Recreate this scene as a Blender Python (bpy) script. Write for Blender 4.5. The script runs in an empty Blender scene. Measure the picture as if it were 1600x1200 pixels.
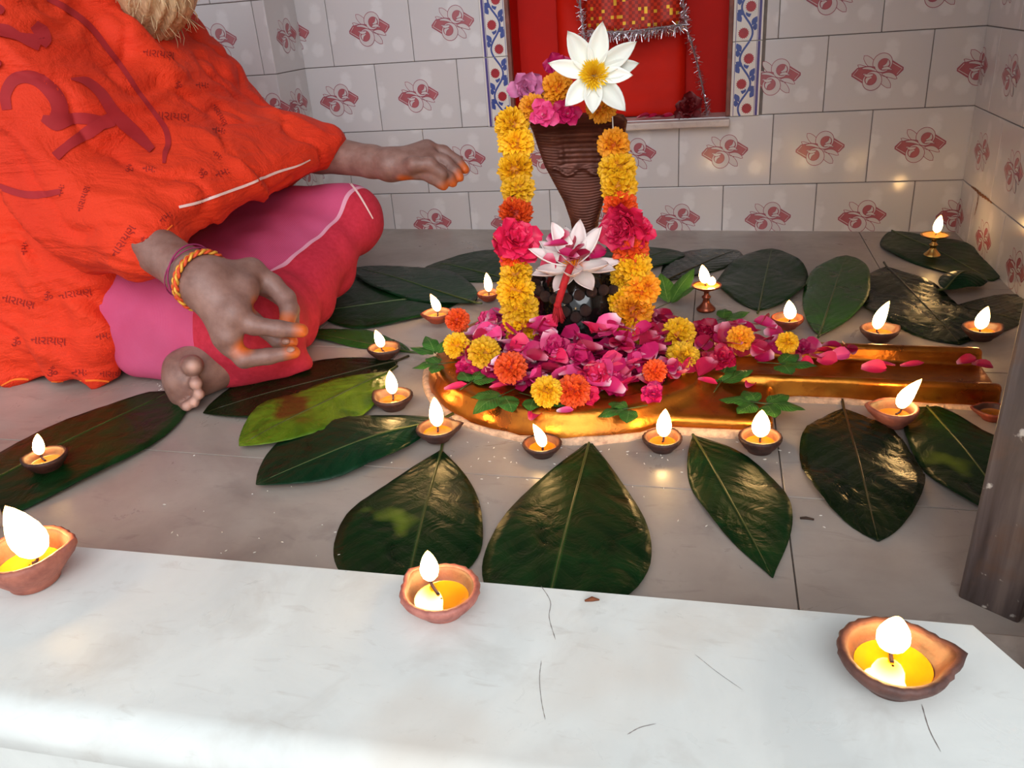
import bpy, bmesh, math, random
import numpy as np
from mathutils import Vector, Matrix, noise as mnoise
from mathutils.bvhtree import BVHTree

# ------------------------------------------------------------------ camera, sky, exposure
S = bpy.context.scene
C = S.collection
FPX = 1294.54                                   # focal length in pixels of the 1600 x 1200 frame
CAM = Vector((-0.5231, -1.9721, 0.5181))        # origin: the corner of back wall and right wall, metres
PITCH, ROLL, YAW = 0.4285, -0.0774, 0.255
def cam_axes():
    fwd = Vector((-math.sin(YAW) * math.cos(PITCH), math.cos(YAW) * math.cos(PITCH), -math.sin(PITCH)))
    r0 = Vector((math.cos(YAW), math.sin(YAW), 0)); u0 = r0.cross(fwd)
    c, s = math.cos(ROLL), math.sin(ROLL)
    return c * r0 + s * u0, -s * r0 + c * u0, fwd
AR, AU, AF = cam_axes()
cd = bpy.data.cameras.new('camera'); cam = bpy.data.objects.new('camera', cd); C.objects.link(cam)
cd.sensor_width = 36; cd.lens = FPX * 36 / 1600; cd.clip_start = .02; cd.clip_end = 60
M = Matrix.Identity(4)
for i, a in enumerate((AR, AU, -AF)):
    for j in range(3): M[j][i] = a[j]
M.translation = CAM; cam.matrix_world = M
S.camera = cam

w = bpy.data.worlds.new('overcast_sky'); S.world = w; w.use_nodes = True
bg = w.node_tree.nodes['Background']
bg.inputs[0].default_value = (0.90, 0.95, 1.0, 1); bg.inputs[1].default_value = 0.9
sl = bpy.data.lights.new('hazy_sun', 'SUN'); sl.energy = 2.0; sl.angle = math.radians(50); sl.color = (.95, .97, 1)
so = bpy.data.objects.new('hazy_sun', sl); C.objects.link(so)
so.rotation_euler = Vector((-0.25, 0.87, -0.48)).to_track_quat('-Z', 'Y').to_euler()
S.view_settings.view_transform = 'Standard'; S.view_settings.look = 'None'
S.view_settings.gamma = 1; S.view_settings.use_curve_mapping = False
S.view_settings.exposure = 0.16

# ------------------------------------------------------------------ helpers
R_ = random.Random(7)
def fz(x): return -0.0075 - 0.0185 * x          # the floor falls a little towards the drain side
def ray(u, v): return AF + (u - 800) / FPX * AR - (v - 600) / FPX * AU
def at(u, v, lift=0.0):                          # pixel -> point lifted above the sloping floor
    d = ray(u, v); t = (-0.0075 - 0.0185 * CAM.x + lift - CAM.z) / (d.z + 0.0185 * d.x); return CAM + t * d
def atz(u, v, z): d = ray(u, v); return CAM + (z - CAM.z) / d.z * d
def aty(u, v, y): d = ray(u, v); return CAM + (y - CAM.y) / d.y * d
def atd(u, v, t): return CAM + t * ray(u, v)
def srgb(r, g, b):
    f = lambda c: (c / 255 / 12.92) if c / 255 <= .04045 else ((c / 255 + .055) / 1.055) ** 2.4
    return (f(r), f(g), f(b), 1)

class NT:
    """small node-tree writer"""
    def __init__(s, name):
        s.m = bpy.data.materials.new(name); s.m.use_nodes = True; s.t = s.m.node_tree
        s.b = s.t.nodes['Principled BSDF']
    def n(s, typ, **kw):
        o = s.t.nodes.new(typ)
        for k, v in kw.items(): setattr(o, k, v)
        return o
    def l(s, a, b): s.t.links.new(a, b)
    def coord(s, kind='Object', scale=1.0, stretch=None):
        tc = s.n('ShaderNodeTexCoord'); mp = s.n('ShaderNodeMapping'); s.l(tc.outputs[kind], mp.inputs[0])
        mp.inputs['Scale'].default_value = stretch or (scale,) * 3
        return mp.outputs[0]
    def noise(s, vec, scale=5, detail=4, rough=.55, dist=0):
        o = s.n('ShaderNodeTexNoise'); o.inputs['Scale'].default_value = scale; o.inputs['Detail'].default_value = detail
        o.inputs['Roughness'].default_value = rough; o.inputs['Distortion'].default_value = dist
        if vec is not None: s.l(vec, o.inputs['Vector'])
        return o.outputs['Fac']
    def ramp(s, fac, stops, interp='LINEAR'):
        o = s.n('ShaderNodeValToRGB'); o.color_ramp.interpolation = interp; e = o.color_ramp.elements
        while len(e) < len(stops): e.new(.5)
        for q, (p, c) in zip(e, stops): q.position = p; q.color = c
        s.l(fac, o.inputs[0]); return o.outputs[0]
    def mix(s, fac, a, b, mode='MIX'):
        o = s.n('ShaderNodeMix', data_type='RGBA', blend_type=mode)
        for k, v in ((0, fac), (6, a), (7, b)):
            if hasattr(v, 'node'): s.l(v, o.inputs[k])
            else: o.inputs[k].default_value = v
        return o.outputs[2]
    def math(s, op, a, b=0.5, clamp=False):
        o = s.n('ShaderNodeMath', operation=op, use_clamp=clamp)
        for k, v in ((0, a), (1, b)):
            if hasattr(v, 'node'): s.l(v, o.inputs[k])
            else: o.inputs[k].default_value = v
        return o.outputs[0]
    def bump(s, h, strength=.3, dist=.002):
        o = s.n('ShaderNodeBump'); o.inputs['Strength'].default_value = strength; o.inputs['Distance'].default_value = dist
        s.l(h, o.inputs['Height']); s.l(o.outputs[0], s.b.inputs['Normal'])
    def set(s, **kw):
        for k, v in kw.items():
            k = k.replace('_', ' '); i = s.b.inputs[k]
            if hasattr(v, 'node'): s.l(v, i)
            else: i.default_value = v
        return s.m

def simple(name, col, rough=.5, var=.15, scale=30, bump=0, bscale=80, dist=.001, metallic=0, spec=.5, sub=0, col2=None, coat=0):
    """principled surface whose colour drifts with noise"""
    t = NT(name); v = t.coord()
    c2 = col2 or tuple(x * (1 - var) for x in col[:3]) + (1,)
    c1 = tuple(min(1, x * (1 + var)) for x in col[:3]) + (1,) if col2 is None else col
    c = t.ramp(t.noise(v, scale), [(.3, c2), (.7, c1)])
    t.set(Base_Color=c, Roughness=rough, Metallic=metallic)
    t.b.inputs['Specular IOR Level'].default_value = spec
    if coat: t.b.inputs['Coat Weight'].default_value = coat; t.b.inputs['Coat Roughness'].default_value = .08
    if sub:
        t.b.inputs['Subsurface Weight'].default_value = sub; t.b.inputs['Subsurface Radius'].default_value = (.01, .004, .002)
        t.b.inputs['Subsurface Scale'].default_value = .6
    if bump: t.bump(t.noise(v, bscale, 5), bump, dist)
    return t.m

def mkmesh(name, verts, faces, smooth=True, mats=(), mi=None):
    me = bpy.data.meshes.new(name)
    me.from_pydata([tuple(v) for v in verts], [], [tuple(f) for f in faces])
    for m in mats: me.materials.append(m)
    if mi is not None: me.polygons.foreach_set('material_index', np.asarray(mi, dtype=np.int32))
    if smooth: me.polygons.foreach_set('use_smooth', np.ones(len(me.polygons), dtype=bool))
    me.update(); return me
def link(name, me, parent=None, loc=None, rot=None):
    o = bpy.data.objects.new(name, me); C.objects.link(o); o.parent = parent
    if loc is not None: o.location = loc
    if rot is not None: o.rotation_euler = rot
    return o
def obj(name, verts, faces, mat, parent=None, smooth=True, loc=None, rot=None, mi=None):
    return link(name, mkmesh(name, verts, faces, smooth, mat if isinstance(mat, (list, tuple)) else (mat,), mi), parent, loc, rot)
def tag(o, label, cat, group=None, kind=None):
    o['label'] = label; o['category'] = cat
    if group: o['group'] = group
    if kind: o['kind'] = kind
    return o
def struct(o, label, cat): o['kind'] = 'structure'; o['label'] = label; o['category'] = cat; return o
def empty(name, loc=(0, 0, 0), rot=(0, 0, 0)):
    o = bpy.data.objects.new(name, None); C.objects.link(o); o.location = loc; o.rotation_euler = rot
    o.empty_display_size = .02; return o

def box(x0, x1, y0, y1, z0, z1, bev=0):
    """box as (verts, faces), optionally chamfered"""
    bm = bmesh.new(); bmesh.ops.create_cube(bm, size=1)
    for v in bm.verts:
        v.co = ((x0 + x1) / 2 + v.co.x * (x1 - x0), (y0 + y1) / 2 + v.co.y * (y1 - y0), (z0 + z1) / 2 + v.co.z * (z1 - z0))
    if bev: bmesh.ops.bevel(bm, geom=bm.edges[:], offset=bev, segments=2, affect='EDGES', profile=.5)
    bm.normal_update(); vs = [v.co.copy() for v in bm.verts]; fs = [[v.index for v in f.verts] for f in bm.faces]
    bm.free(); return vs, fs
def join(*parts):
    V, F = [], []
    for v, f in parts:
        o = len(V); V += [tuple(x) for x in v]; F += [[i + o for i in q] for q in f]
    return V, F
def grid_faces(nu, nv, wrap_u=False, wrap_v=False):
    F = []
    for i in range(nu if wrap_u else nu - 1):
        for j in range(nv if wrap_v else nv - 1):
            a = i * nv + j; b = i * nv + (j + 1) % nv; c = ((i + 1) % nu) * nv + (j + 1) % nv; d = ((i + 1) % nu) * nv + j
            F.append((a, b, c, d))
    return F
def lathe(prof, n=32, wob=None):
    V = []
    for k, (r, z) in enumerate(prof):
        for j in range(n):
            a = 2 * math.pi * j / n; rr, zz = (r, z) if wob is None else wob(r, z, a, k)
            V.append((rr * math.cos(a), rr * math.sin(a), zz))
    F = [(a, d, c, b) for a, b, c, d in grid_faces(len(prof), n, wrap_v=True)]
    return V, [tuple(reversed(f)) for f in F]
def tube(path, rad, n=8, cap=True, flat=1.0):
    """tube along points; rad number or list"""
    P = [Vector(p) for p in path]; m = len(P); V = []
    up = Vector((0, 0, 1)); prev = None
    for i in range(m):
        t = (P[min(i + 1, m - 1)] - P[max(i - 1, 0)]).normalized()
        if prev is None:
            a = up if abs(t.dot(up)) < .9 else Vector((1, 0, 0)); x = t.cross(a).normalized()
        else: x = (prev - t * prev.dot(t)).normalized()
        prev = x; y = t.cross(x); r = rad[i] if hasattr(rad, '__len__') else rad
        for j in range(n):
            a = 2 * math.pi * j / n; V.append(P[i] + x * (r * math.cos(a)) + y * (r * flat * math.sin(a)))
    F = grid_faces(m, n, wrap_v=True)
    if cap: F = F + [tuple(reversed(range(n))), tuple((m - 1) * n + j for j in range(n))]
    return V, F
def spline(pts, n=12):
    """Catmull-Rom through points"""
    P = [Vector(p) for p in pts]; P = [2 * P[0] - P[1]] + P + [2 * P[-1] - P[-2]]; out = []
    for i in range(1, len(P) - 2):
        for k in range(n):
            t = k / n; a, b, c, d = P[i - 1:i + 3]
            out.append(.5 * ((2 * b) + (c - a) * t + (2 * a - 5 * b + 4 * c - d) * t * t + (3 * b - a - 3 * c + d) * t ** 3))
    out.append(P[-2]); return out

# ---- signed distance modelling (numpy) + surface nets
class SDF:
    def __init__(s, lo, hi, h):
        s.lo = np.array(lo, float); s.h = h; s.n = np.ceil((np.array(hi) - s.lo) / h).astype(int) + 1
        s.d = np.full(s.n, 1e3, np.float32)
    def _sub(s, lo, hi, pad):
        a = np.clip(np.floor((np.array(lo) - pad - s.lo) / s.h).astype(int), 0, s.n - 1)
        b = np.clip(np.ceil((np.array(hi) + pad - s.lo) / s.h).astype(int) + 1, 0, s.n)
        sl = tuple(slice(i, max(i, j)) for i, j in zip(a, b))
        g = [(s.lo[k] + np.arange(a[k], max(a[k], b[k])) * s.h).astype(np.float32) for k in range(3)]
        return sl, np.meshgrid(*g, indexing='ij')
    def _join(s, sl, d, k):
        e = s.d[sl]
        if d.size == 0: return
        if k > 0:
            hh = np.clip(.5 + .5 * (e - d) / k, 0, 1); r = e * (1 - hh) + d * hh - k * hh * (1 - hh)
            r = np.where(e > 100, d, r)
        else: r = np.minimum(e, d)
        s.d[sl] = r
    def cap(s, a, b, ra, rb=None, k=.01):
        """tapered capsule"""
        rb = ra if rb is None else rb; a = np.array(a, float); b = np.array(b, float); R = max(ra, rb)
        sl, (X, Y, Z) = s._sub(np.minimum(a, b) - R, np.maximum(a, b) + R, k * 2 + 4 * s.h)
        ab = b - a; L = max(1e-9, ab @ ab)
        t = np.clip(((X - a[0]) * ab[0] + (Y - a[1]) * ab[1] + (Z - a[2]) * ab[2]) / L, 0, 1)
        d = np.sqrt((X - a[0] - t * ab[0]) ** 2 + (Y - a[1] - t * ab[1]) ** 2 + (Z - a[2] - t * ab[2]) ** 2) - (ra + (rb - ra) * t)
        s._join(sl, d, k); return s
    def chain(s, pts, rad, k=.01):
        for i in range(len(pts) - 1): s.cap(pts[i], pts[i + 1], rad[i], rad[i + 1], k)
        return s
    def ell(s, c, r, rot=None, k=.01):
        c = np.array(c, float); r = np.array(r, float); R = r.max()
        sl, (X, Y, Z) = s._sub(c - R, c + R, k * 2 + 4 * s.h)
        q = np.stack([X - c[0], Y - c[1], Z - c[2]], -1)
        if rot is not None: q = q @ np.array(rot, dtype=np.float32)     # columns of rot = local axes
        k0 = np.sqrt(((q / r) ** 2).sum(-1)); k1 = np.sqrt(((q / (r * r)) ** 2).sum(-1)) + 1e-9
        s._join(sl, (k0 * (k0 - 1) / k1).astype(np.float32), k); return s
    def sub(s, c, r, k=.004):
        c = np.array(c, float); sl, (X, Y, Z) = s._sub(c - r, c + r, k * 2 + 4 * s.h)
        d = -(np.sqrt((X - c[0]) ** 2 + (Y - c[1]) ** 2 + (Z - c[2]) ** 2) - r); e = s.d[sl]
        hh = np.clip(.5 - .5 * (e - d) / k, 0, 1); s.d[sl] = e * (1 - hh) + d * hh + k * hh * (1 - hh); return s
    def coords(s):
        return np.meshgrid(*[(s.lo[k] + np.arange(s.n[k]) * s.h).astype(np.float32) for k in range(3)], indexing='ij')
    def cut_below(s, z0, k=.004):
        Z = (s.lo[2] + np.arange(s.n[2]) * s.h)[None, None, :]; s.d = np.maximum(s.d, (z0 - Z).astype(np.float32)); return s
    def mesh(s):
        d = s.d; neg = d < 0; nx, ny, nz = d.shape
        c8 = [neg[i:nx - 1 + i, j:ny - 1 + j, k:nz - 1 + k] for i in (0, 1) for j in (0, 1) for k in (0, 1)]
        cnt = sum(c.astype(np.int8) for c in c8); cell = (cnt > 0) & (cnt < 8); idx = np.full(cell.shape, -1, np.int64)
        I = np.argwhere(cell); idx[cell] = np.arange(len(I)); acc = np.zeros((len(I), 3)); num = np.zeros(len(I))
        off = [(i, j, k) for i in (0, 1) for j in (0, 1) for k in (0, 1)]
        val = {o: d[I[:, 0] + o[0], I[:, 1] + o[1], I[:, 2] + o[2]] for o in off}
        for a in off:
            for ax in range(3):
                if a[ax]: continue
                b = list(a); b[ax] = 1; b = tuple(b); va, vb = val[a], val[b]; m = (va < 0) != (vb < 0)
                t = np.where(m, va / np.where(m, va - vb, 1), 0); q = np.tile(np.array(a, float), (len(I), 1)); q[:, ax] += t
                acc[m] += q[m]; num[m] += 1
        V = s.lo + (I + acc / num[:, None]) * s.h; F = []
        for ax in range(3):
            o1, o2 = [(1, 2), (2, 0), (0, 1)][ax]
            A = np.take(neg, range(d.shape[ax] - 1), ax); B = np.take(neg, range(1, d.shape[ax]), ax)
            E = np.argwhere(A != B); ok = (E[:, o1] > 0) & (E[:, o2] > 0) & (E[:, o1] < d.shape[o1] - 1) & (E[:, o2] < d.shape[o2] - 1); E = E[ok]
            def g(p, q):
                e = E.copy(); e[:, o1] -= p; e[:, o2] -= q; return idx[e[:, 0], e[:, 1], e[:, 2]]
            Q = np.stack([g(0, 0), g(1, 0), g(1, 1), g(0, 1)], 1); flip = neg[E[:, 0], E[:, 1], E[:, 2]]
            Q[~flip] = Q[~flip][:, ::-1]; F.append(Q)
        F = np.concatenate(F); return V, F
def smooth_mesh(V, F, it=2, lam=.5):
    V = np.array(V, float); F = np.asarray(F); E = np.concatenate([F[:, [i, (i + 1) % F.shape[1]]] for i in range(F.shape[1])])
    E = np.concatenate([E, E[:, ::-1]]); cnt = np.bincount(E[:, 0], minlength=len(V))[:, None]
    for _ in range(it):
        A = np.stack([np.bincount(E[:, 0], V[E[:, 1], k], len(V)) for k in range(3)], 1) / np.maximum(cnt, 1)
        V = V + lam * (A - V)
    return V
def npobj(name, V, F, mat, parent=None, loc=None):
    V = np.asarray(V, np.float32); F = np.asarray(F, np.int32); k = F.shape[1]; me = bpy.data.meshes.new(name)
    me.vertices.add(len(V)); me.vertices.foreach_set('co', V.ravel()); me.loops.add(F.size); me.loops.foreach_set('vertex_index', F.ravel())
    me.polygons.add(len(F)); me.polygons.foreach_set('loop_start', np.arange(0, F.size, k, dtype=np.int32))
    me.polygons.foreach_set('use_smooth', np.ones(len(F), dtype=bool)); me.update(calc_edges=True); me.validate()
    for m in (mat if isinstance(mat, (list, tuple)) else (mat,)): me.materials.append(m)
    return link(name, me, parent, loc)

# ------------------------------------------------------------------ the shrine: floor, walls, niche, threshold
def marble(name, base, dark, vein, scale=3.0, rough=.22, stain=None, bump=.05):
    t = NT(name); v = t.coord()
    n1 = t.noise(v, scale, 6, .6, .6); n2 = t.noise(v, scale * 3.2, 8, .65, 1.2); n3 = t.noise(v, scale * 40, 3, .6)
    c = t.mix(t.ramp(n1, [(.35, (0, 0, 0, 1)), (.68, (1, 1, 1, 1))]), dark, base)
    n4 = t.noise(v, scale * 2.1, 5, .6, .5); k = t.ramp(n4, [(.56, (0, 0, 0, 1)), (.72, (1, 1, 1, 1))])
    c = t.mix(t.math('MULTIPLY', k, .38), c, vein)
    n5 = t.noise(t.coord('Object', 1, (scale * 5, scale * 16, scale * 5)), 1, 5, .6, .8); c = t.mix(t.ramp(n5, [(.6, (0, 0, 0, 1)), (.74, (.35, .35, .35, 1))]), c, vein)
    c = t.mix(t.ramp(n3, [(.62, (0, 0, 0, 1)), (.8, (.45, .45, .45, 1))]), c, dark)
    if stain:
        s = t.noise(v, scale * .9, 3, .5); s = t.ramp(s, [(.58, (0, 0, 0, 1)), (.74, (.55, .55, .55, 1))]); c = t.mix(s, c, stain)
    t.set(Base_Color=c, Roughness=t.ramp(n2, [(.3, (rough * .8,) * 3 + (1,)), (.7, (rough * 1.7,) * 3 + (1,))]))
    t.bump(n3, bump, .001); return t.m
M_floor = marble('grey_marble', srgb(178, 168, 159), srgb(150, 139, 131), srgb(108, 96, 91), 3.2, .3, srgb(132, 108, 95))
M_slab = marble('white_marble', srgb(232, 235, 230), srgb(212, 215, 211), srgb(188, 183, 174), 5.5, .3, srgb(210, 196, 180))
M_grout = simple('grout', srgb(120, 110, 104), .9, .2, 60)
M_plaster = simple('limewashed_plaster', srgb(205, 205, 205), .85, .05, 8, .15, 60)
M_side = marble('stained_stone', srgb(150, 138, 128), srgb(110, 98, 90), srgb(70, 55, 45), 8, .5, srgb(120, 92, 70))
M_joint = simple('joint_dirt', srgb(105, 94, 86), .9, .3, 60)

def tile_mat():
    t = NT('glazed_tile'); v = t.coord()
    vo = t.n('ShaderNodeTexVoronoi'); vo.inputs['Scale'].default_value = 19; vo.inputs['Randomness'].default_value = .9
    wv = t.n('ShaderNodeVectorMath', operation='ADD'); t.l(v, wv.inputs[0])
    nn = t.n('ShaderNodeTexNoise'); nn.inputs['Scale'].default_value = 90; t.l(v, nn.inputs['Vector'])
    sc = t.n('ShaderNodeVectorMath', operation='SCALE'); sc.inputs['Scale'].default_value = .012; t.l(nn.outputs['Color'], sc.inputs[0]); t.l(sc.outputs[0], wv.inputs[1])
    t.l(wv.outputs[0], vo.inputs['Vector'])
    c = t.ramp(vo.outputs['Distance'], [(.22, srgb(212, 208, 209)), (.36, srgb(201, 196, 197))])
    oi = t.n('ShaderNodeObjectInfo'); r = t.ramp(oi.outputs['Random'], [(0, (.94, .93, .92, 1)), (1, (1, 1, 1, 1))])
    c = t.mix(1.0, c, r, 'MULTIPLY')
    t.set(Base_Color=c, Roughness=.16); t.bump(t.noise(v, 14, 2), .12, .002); return t.m
M_tile = tile_mat()
M_mpink = simple('motif_pink', srgb(166, 92, 98), .2, .12, 40)
M_mline = simple('motif_outline', srgb(150, 82, 96), .2, .1, 40)
M_mwhite = simple('motif_white', srgb(198, 188, 188), .2, .04, 40)

TW, TH, H0 = .2032, .1531, .1064
# printed motif in the tile plane (x right, z up), thin layers
def motif_mesh():
    V, F, MI = [], [], []; lay2 = [0]
    def poly(pts, layer, m):
        o = len(V); y = -.00002 * (2 * layer + 1 + lay2[0])
        c = (sum(p[0] for p in pts) / len(pts), sum(p[1] for p in pts) / len(pts))
        V.append((c[0], y, c[1])); V.extend((p[0], y, p[1]) for p in pts); n = len(pts)
        for i in range(n): F.append((o, o + 1 + i, o + 1 + (i + 1) % n)); MI.append(m)
    def strip(pts, wd, layer, m, closed=False):
        o = len(V); y = -.00002 * (2 * layer + 1 + lay2[0]); n = len(pts)
        for i, p in enumerate(pts):
            a = pts[(i - 1) % n] if closed or i else p; b = pts[(i + 1) % n] if closed or i < n - 1 else p
            tx, tz = b[0] - a[0], b[1] - a[1]; L = math.hypot(tx, tz) or 1; nx, nz = -tz / L * wd / 2, tx / L * wd / 2
            V.append((p[0] + nx, y, p[1] + nz)); V.append((p[0] - nx, y, p[1] - nz))
        for i in range(n if closed else n - 1):
            a, b = o + 2 * i, o + 2 * ((i + 1) % n); F.append((a, a + 1, b + 1, b)); MI.append(m)
    def leaf(b, t, wd, bend=0):
        b, t = Vector(b), Vector(t); d = t - b; nrm = Vector((-d.y, d.x)).normalized(); L, Rr = [], []
        for k in range(9):
            s = k / 8; p = b + d * s + nrm * bend * math.sin(math.pi * s); q = wd * math.sin(math.pi * min(1, s * .8 + .12)) ** .8 * (1 if s < 1 else 0)
            L.append(p + nrm * q); Rr.append(p - nrm * q)
        return [tuple(p) for p in L + Rr[::-1]]
    def ring(c, r, a0, a1, n=22, e=1): return [(c[0] + r * math.cos(a0 + (a1 - a0) * k / n), c[1] + e * r * math.sin(a0 + (a1 - a0) * k / n)) for k in range(n + 1)]
    for sg in (1, -1):
        lay2[0] = 22 * (sg < 0)
        T = lambda pts: [(sg * x, sg * z) for x, z in pts]
        half = [(.004, -.004), (.014, .004), (.027, .021), (.05, .006), (.05, .0015), (.04, -.009), (.02, -.012), (.006, -.01)]
        poly(T(half), 0, 0); strip(T(half), .0016, 1, 1, True)
        strip(T([(.0245, .0185), (.0475, .0045), (.0385, -.007)]), .0012, 2, 2)
        for b, t2, wd, be in (((-.004, .007), (-.029, .033), .0075, 0), ((-.01, .006), (-.04, .0155), .0048, .003), ((.004, .004), (.029, .003), .003, .002), ((.002, -.002), (.032, -.008), .0028, -.003)):
            lf = leaf(b, t2, wd, be); poly(T(lf), 3, 2); strip(T(lf), .0011, 4, 1, True)
        c = (.0085, .0175)
        poly(T(ring(c, .019, 0, 2 * math.pi, 26)[:-1]), 5, 2); strip(T(ring(c, .019, 0, 2 * math.pi, 26)[:-1]), .0013, 6, 1, True)
        poly(T(ring((.0118, .0140), .0118, 0, 2 * math.pi, 20)[:-1]), 7, 0); strip(T(ring((.0118, .0140), .0118, 0, 2 * math.pi, 20)[:-1]), .001, 8, 1, True)
        lf = leaf((.010, .010), (.019, .0235), .0035, -.005); poly(T(lf), 9, 2); strip(T(lf), .001, 10, 1, True)
        lf = leaf((.008, .005), (.026, .0045), .0032, .002); poly(T(lf), 9, 2); strip(T(lf), .0009, 10, 1, True)
    return mkmesh('printed_motif', V, F, False, (M_mpink, M_mline, M_mwhite), MI)
ME_motif = motif_mesh()
tile_cache = {}
def tile_me(wd, ht):
    k = (round(wd, 4), round(ht, 4))
    if k not in tile_cache:
        v, f = box(-wd / 2, wd / 2, 0, .007, -ht / 2, ht / 2, .0012); tile_cache[k] = mkmesh('wall_tile', v, f, False, (M_tile,))
    return tile_cache[k]
wall_left = None
def tiles(wall, org, rz, u0, u1, nrow, offs, skip=None):
    """running-bond glazed tiles on a wall; u runs along the wall from org"""
    ux = Vector((math.cos(rz), math.sin(rz), 0)); g = .0016
    for r in range(nrow):
        zc = H0 + (r - .5) * TH; off = offs[r % 2]; k0 = math.floor((u0 - off) / TW) - 1
        for k in range(k0, k0 + int((u1 - u0) / TW) + 4):
            a, b = off + k * TW, off + (k + 1) * TW
            full = (a + b) / 2
            for c0, c1 in (skip(r) if skip else [(u0, u1)]):
                p, q = max(a, c0), min(b, c1)
                if q - p < .012: continue
                P0 = org + ux * ((p + q) / 2)
                t = link('wall_tile', tile_me(q - p - g, TH - g), wall, (P0.x, P0.y, zc), (0, 0, rz))
                if (full - p > -.02 and q - full > -.02) and not (wall is wall_left and full < -.4):
                    m = link('printed_motif', ME_motif, t, (full - (p + q) / 2, 0, 0))
# back wall at y = 0: backing with an opening for the niche
NX0, NX1, NZ0, NZ1, BX0, BX1 = -.984, -.496, .2595, .94, -1.045, -.425
bk = .0025
parts = [box(-2.6, NX0, bk + .001, .2, -.1, 2.3), box(NX1, .3, bk + .001, .2, -.1, 2.3), box(NX0, NX1, bk + .001, .2, -.1, NZ0 - .012), box(NX0, NX1, bk + .001, .2, NZ1, 2.3)]
wall_back = struct(obj('wall_back', *join(*parts), M_grout, None, False), 'back wall of pale glazed tiles with pink fleur motifs', 'wall')
NROW = 7
tiles(wall_back, Vector((0, 0, 0)), 0, -1.52, .005, NROW, (-.0945 + TW * 0, -.196), lambda r: [(-1.52, .005)] if r < 2 else ([(-1.52, BX0), (BX1, .005)] if H0 + r * TH < NZ1 + .1 else [(-1.52, .005)]))
wall_right = struct(obj('wall_right', *box(bk + .001, .2, -1.36, .2, -.1, 2.3), M_grout, None, False), 'right side wall of pale glazed tiles, stained near the corner', 'wall')
tiles(wall_right, Vector((0, 0, 0)), -math.pi / 2, 0, 1.36, NROW, (.1, 0), None)
wall_left = struct(obj('wall_left', *join(box(-1.95, -1.4935, -.1465, .2, -.1, 2.3)), M_grout, None, False), 'tiled pilaster projecting from the back wall behind the seated person', 'wall')
tiles(wall_left, Vector((-1.491, -.149, 0)), 0, -.44, 0, NROW, (-.13, -.03), None)
tiles(wall_left, Vector((-1.491, -.149, 0)), math.pi / 2, 0, .149, NROW, (-.02, -.02), None)

# floor of grey marble slabs with fine joints, falling a little to the right
def slab_piece(x0, x1, y0, y1, th=.03, g=.0008):
    v, f = box(x0 + g, x1 - g, y0 + g, y1 - g, -th, 0, .0006)
    return [(a[0], a[1], a[2] + fz(a[0])) for a in v], f
v, f = box(-2.6, .05, -1.45, .02, -.06, -.0025); v = [(a[0], a[1], a[2] + fz(a[0])) for a in v]
floor = struct(obj('floor', v, f, M_joint, None, False), 'grey marble floor of the shrine strewn with leaves and lamps', 'floor')
ys = [-1.45, -1.147, -.777, -.40, .003]; xs = [[-2.6, -1.9, -1.35, -.436, .004], [-2.6, -1.62, -1.02, -.436, .004], [-2.6, -1.75, -1.2, -.55, .004], [-2.6, -1.55, -.82, -.2, .004]]
for j in range(4):
    for i in range(4):
        obj('floor_slab', *slab_piece(xs[j][i], xs[j][i + 1], ys[j], ys[j + 1]), M_floor, floor, False)

# white marble threshold with a rounded front edge, ending slanted at the right
SZ = .06
def threshold():
    prof = [(-1.407, -.03), (-1.407, SZ - .004), (-1.411, SZ)]
    for k in range(9):
        a = math.pi / 2 * k / 8; prof.append((-1.588 - .026 * math.sin(a), SZ - .026 + .026 * math.cos(a)))
    prof += [(-1.610, .02), (-1.590, .005), (-1.590, -.12)]
    n = 40; V = []
    for i in range(n + 1):
        for y, z in prof:
            xe = -.321 - .52 * (y + 1.407); x = -1.9 + (xe + 1.9) * i / n; V.append((x, y, z))
    F = grid_faces(n + 1, len(prof)); m = len(prof)
    F += [tuple(range(m)), tuple(reversed([n * m + j for j in range(m)]))]
    return V, F
thr = struct(obj('trim_1', *threshold(), M_slab, None, False), 'white marble threshold slab with rounded front edge', 'threshold')
thr.data.polygons.foreach_set('use_smooth', np.ones(len(thr.data.polygons), dtype=bool))
md = thr.modifiers.new('e', 'EDGE_SPLIT'); md.split_angle = .6
v, f = box(-.34, .25, -1.75, -1.402, -.1, SZ - .012, .003)
v = [(a[0] + (-.52 * (a[1] + 1.407) + .02 if a[0] < -.1 else 0), a[1], a[2]) for a in v]
struct(obj('trim_2', v, f, M_side, None, False), 'stained brown stone beside the right end of the threshold', 'stone')
struct(obj('floor_outside', *box(-4, 3, -6, -1.57, -.2, -.09), M_side, None, False), 'dull grey stone step below the white threshold', 'step')
# threshold cracks and stain flecks, hair-thin ridges of dirt
M_crack = simple('crack_dirt', srgb(132, 122, 118), .9, .3, 200)
def crack(pix, wd, label):
    P = spline([atz(u, v, SZ) for u, v in pix], 5); V, F = [], []
    for i, p in enumerate(P):
        d = P[min(i + 1, len(P) - 1)] - P[max(0, i - 1)]; nrm = Vector((-d.y, d.x, 0)).normalized()
        q = wd * .7 * (.35 + .65 * abs(math.sin(i * 1.7))) * (1 if 0 < i < len(P) - 1 else .2)
        V += [p + nrm * q + Vector((0, 0, .0002)), p - nrm * q + Vector((0, 0, .0002))]
    F = [(2 * i, 2 * i + 1, 2 * i + 3, 2 * i + 2) for i in range(len(P) - 1)]
    o = obj('crack', V, F, M_crack, thr, False); o['label'] = label
crack([(845, 915), (860, 940), (858, 965), (868, 1000)], .0005, 'dark crack line running across the white marble')
crack([(846, 1032), (843, 1060), (846, 1095), (852, 1125)], .0004, 'dark crack line running across the white marble')
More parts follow.
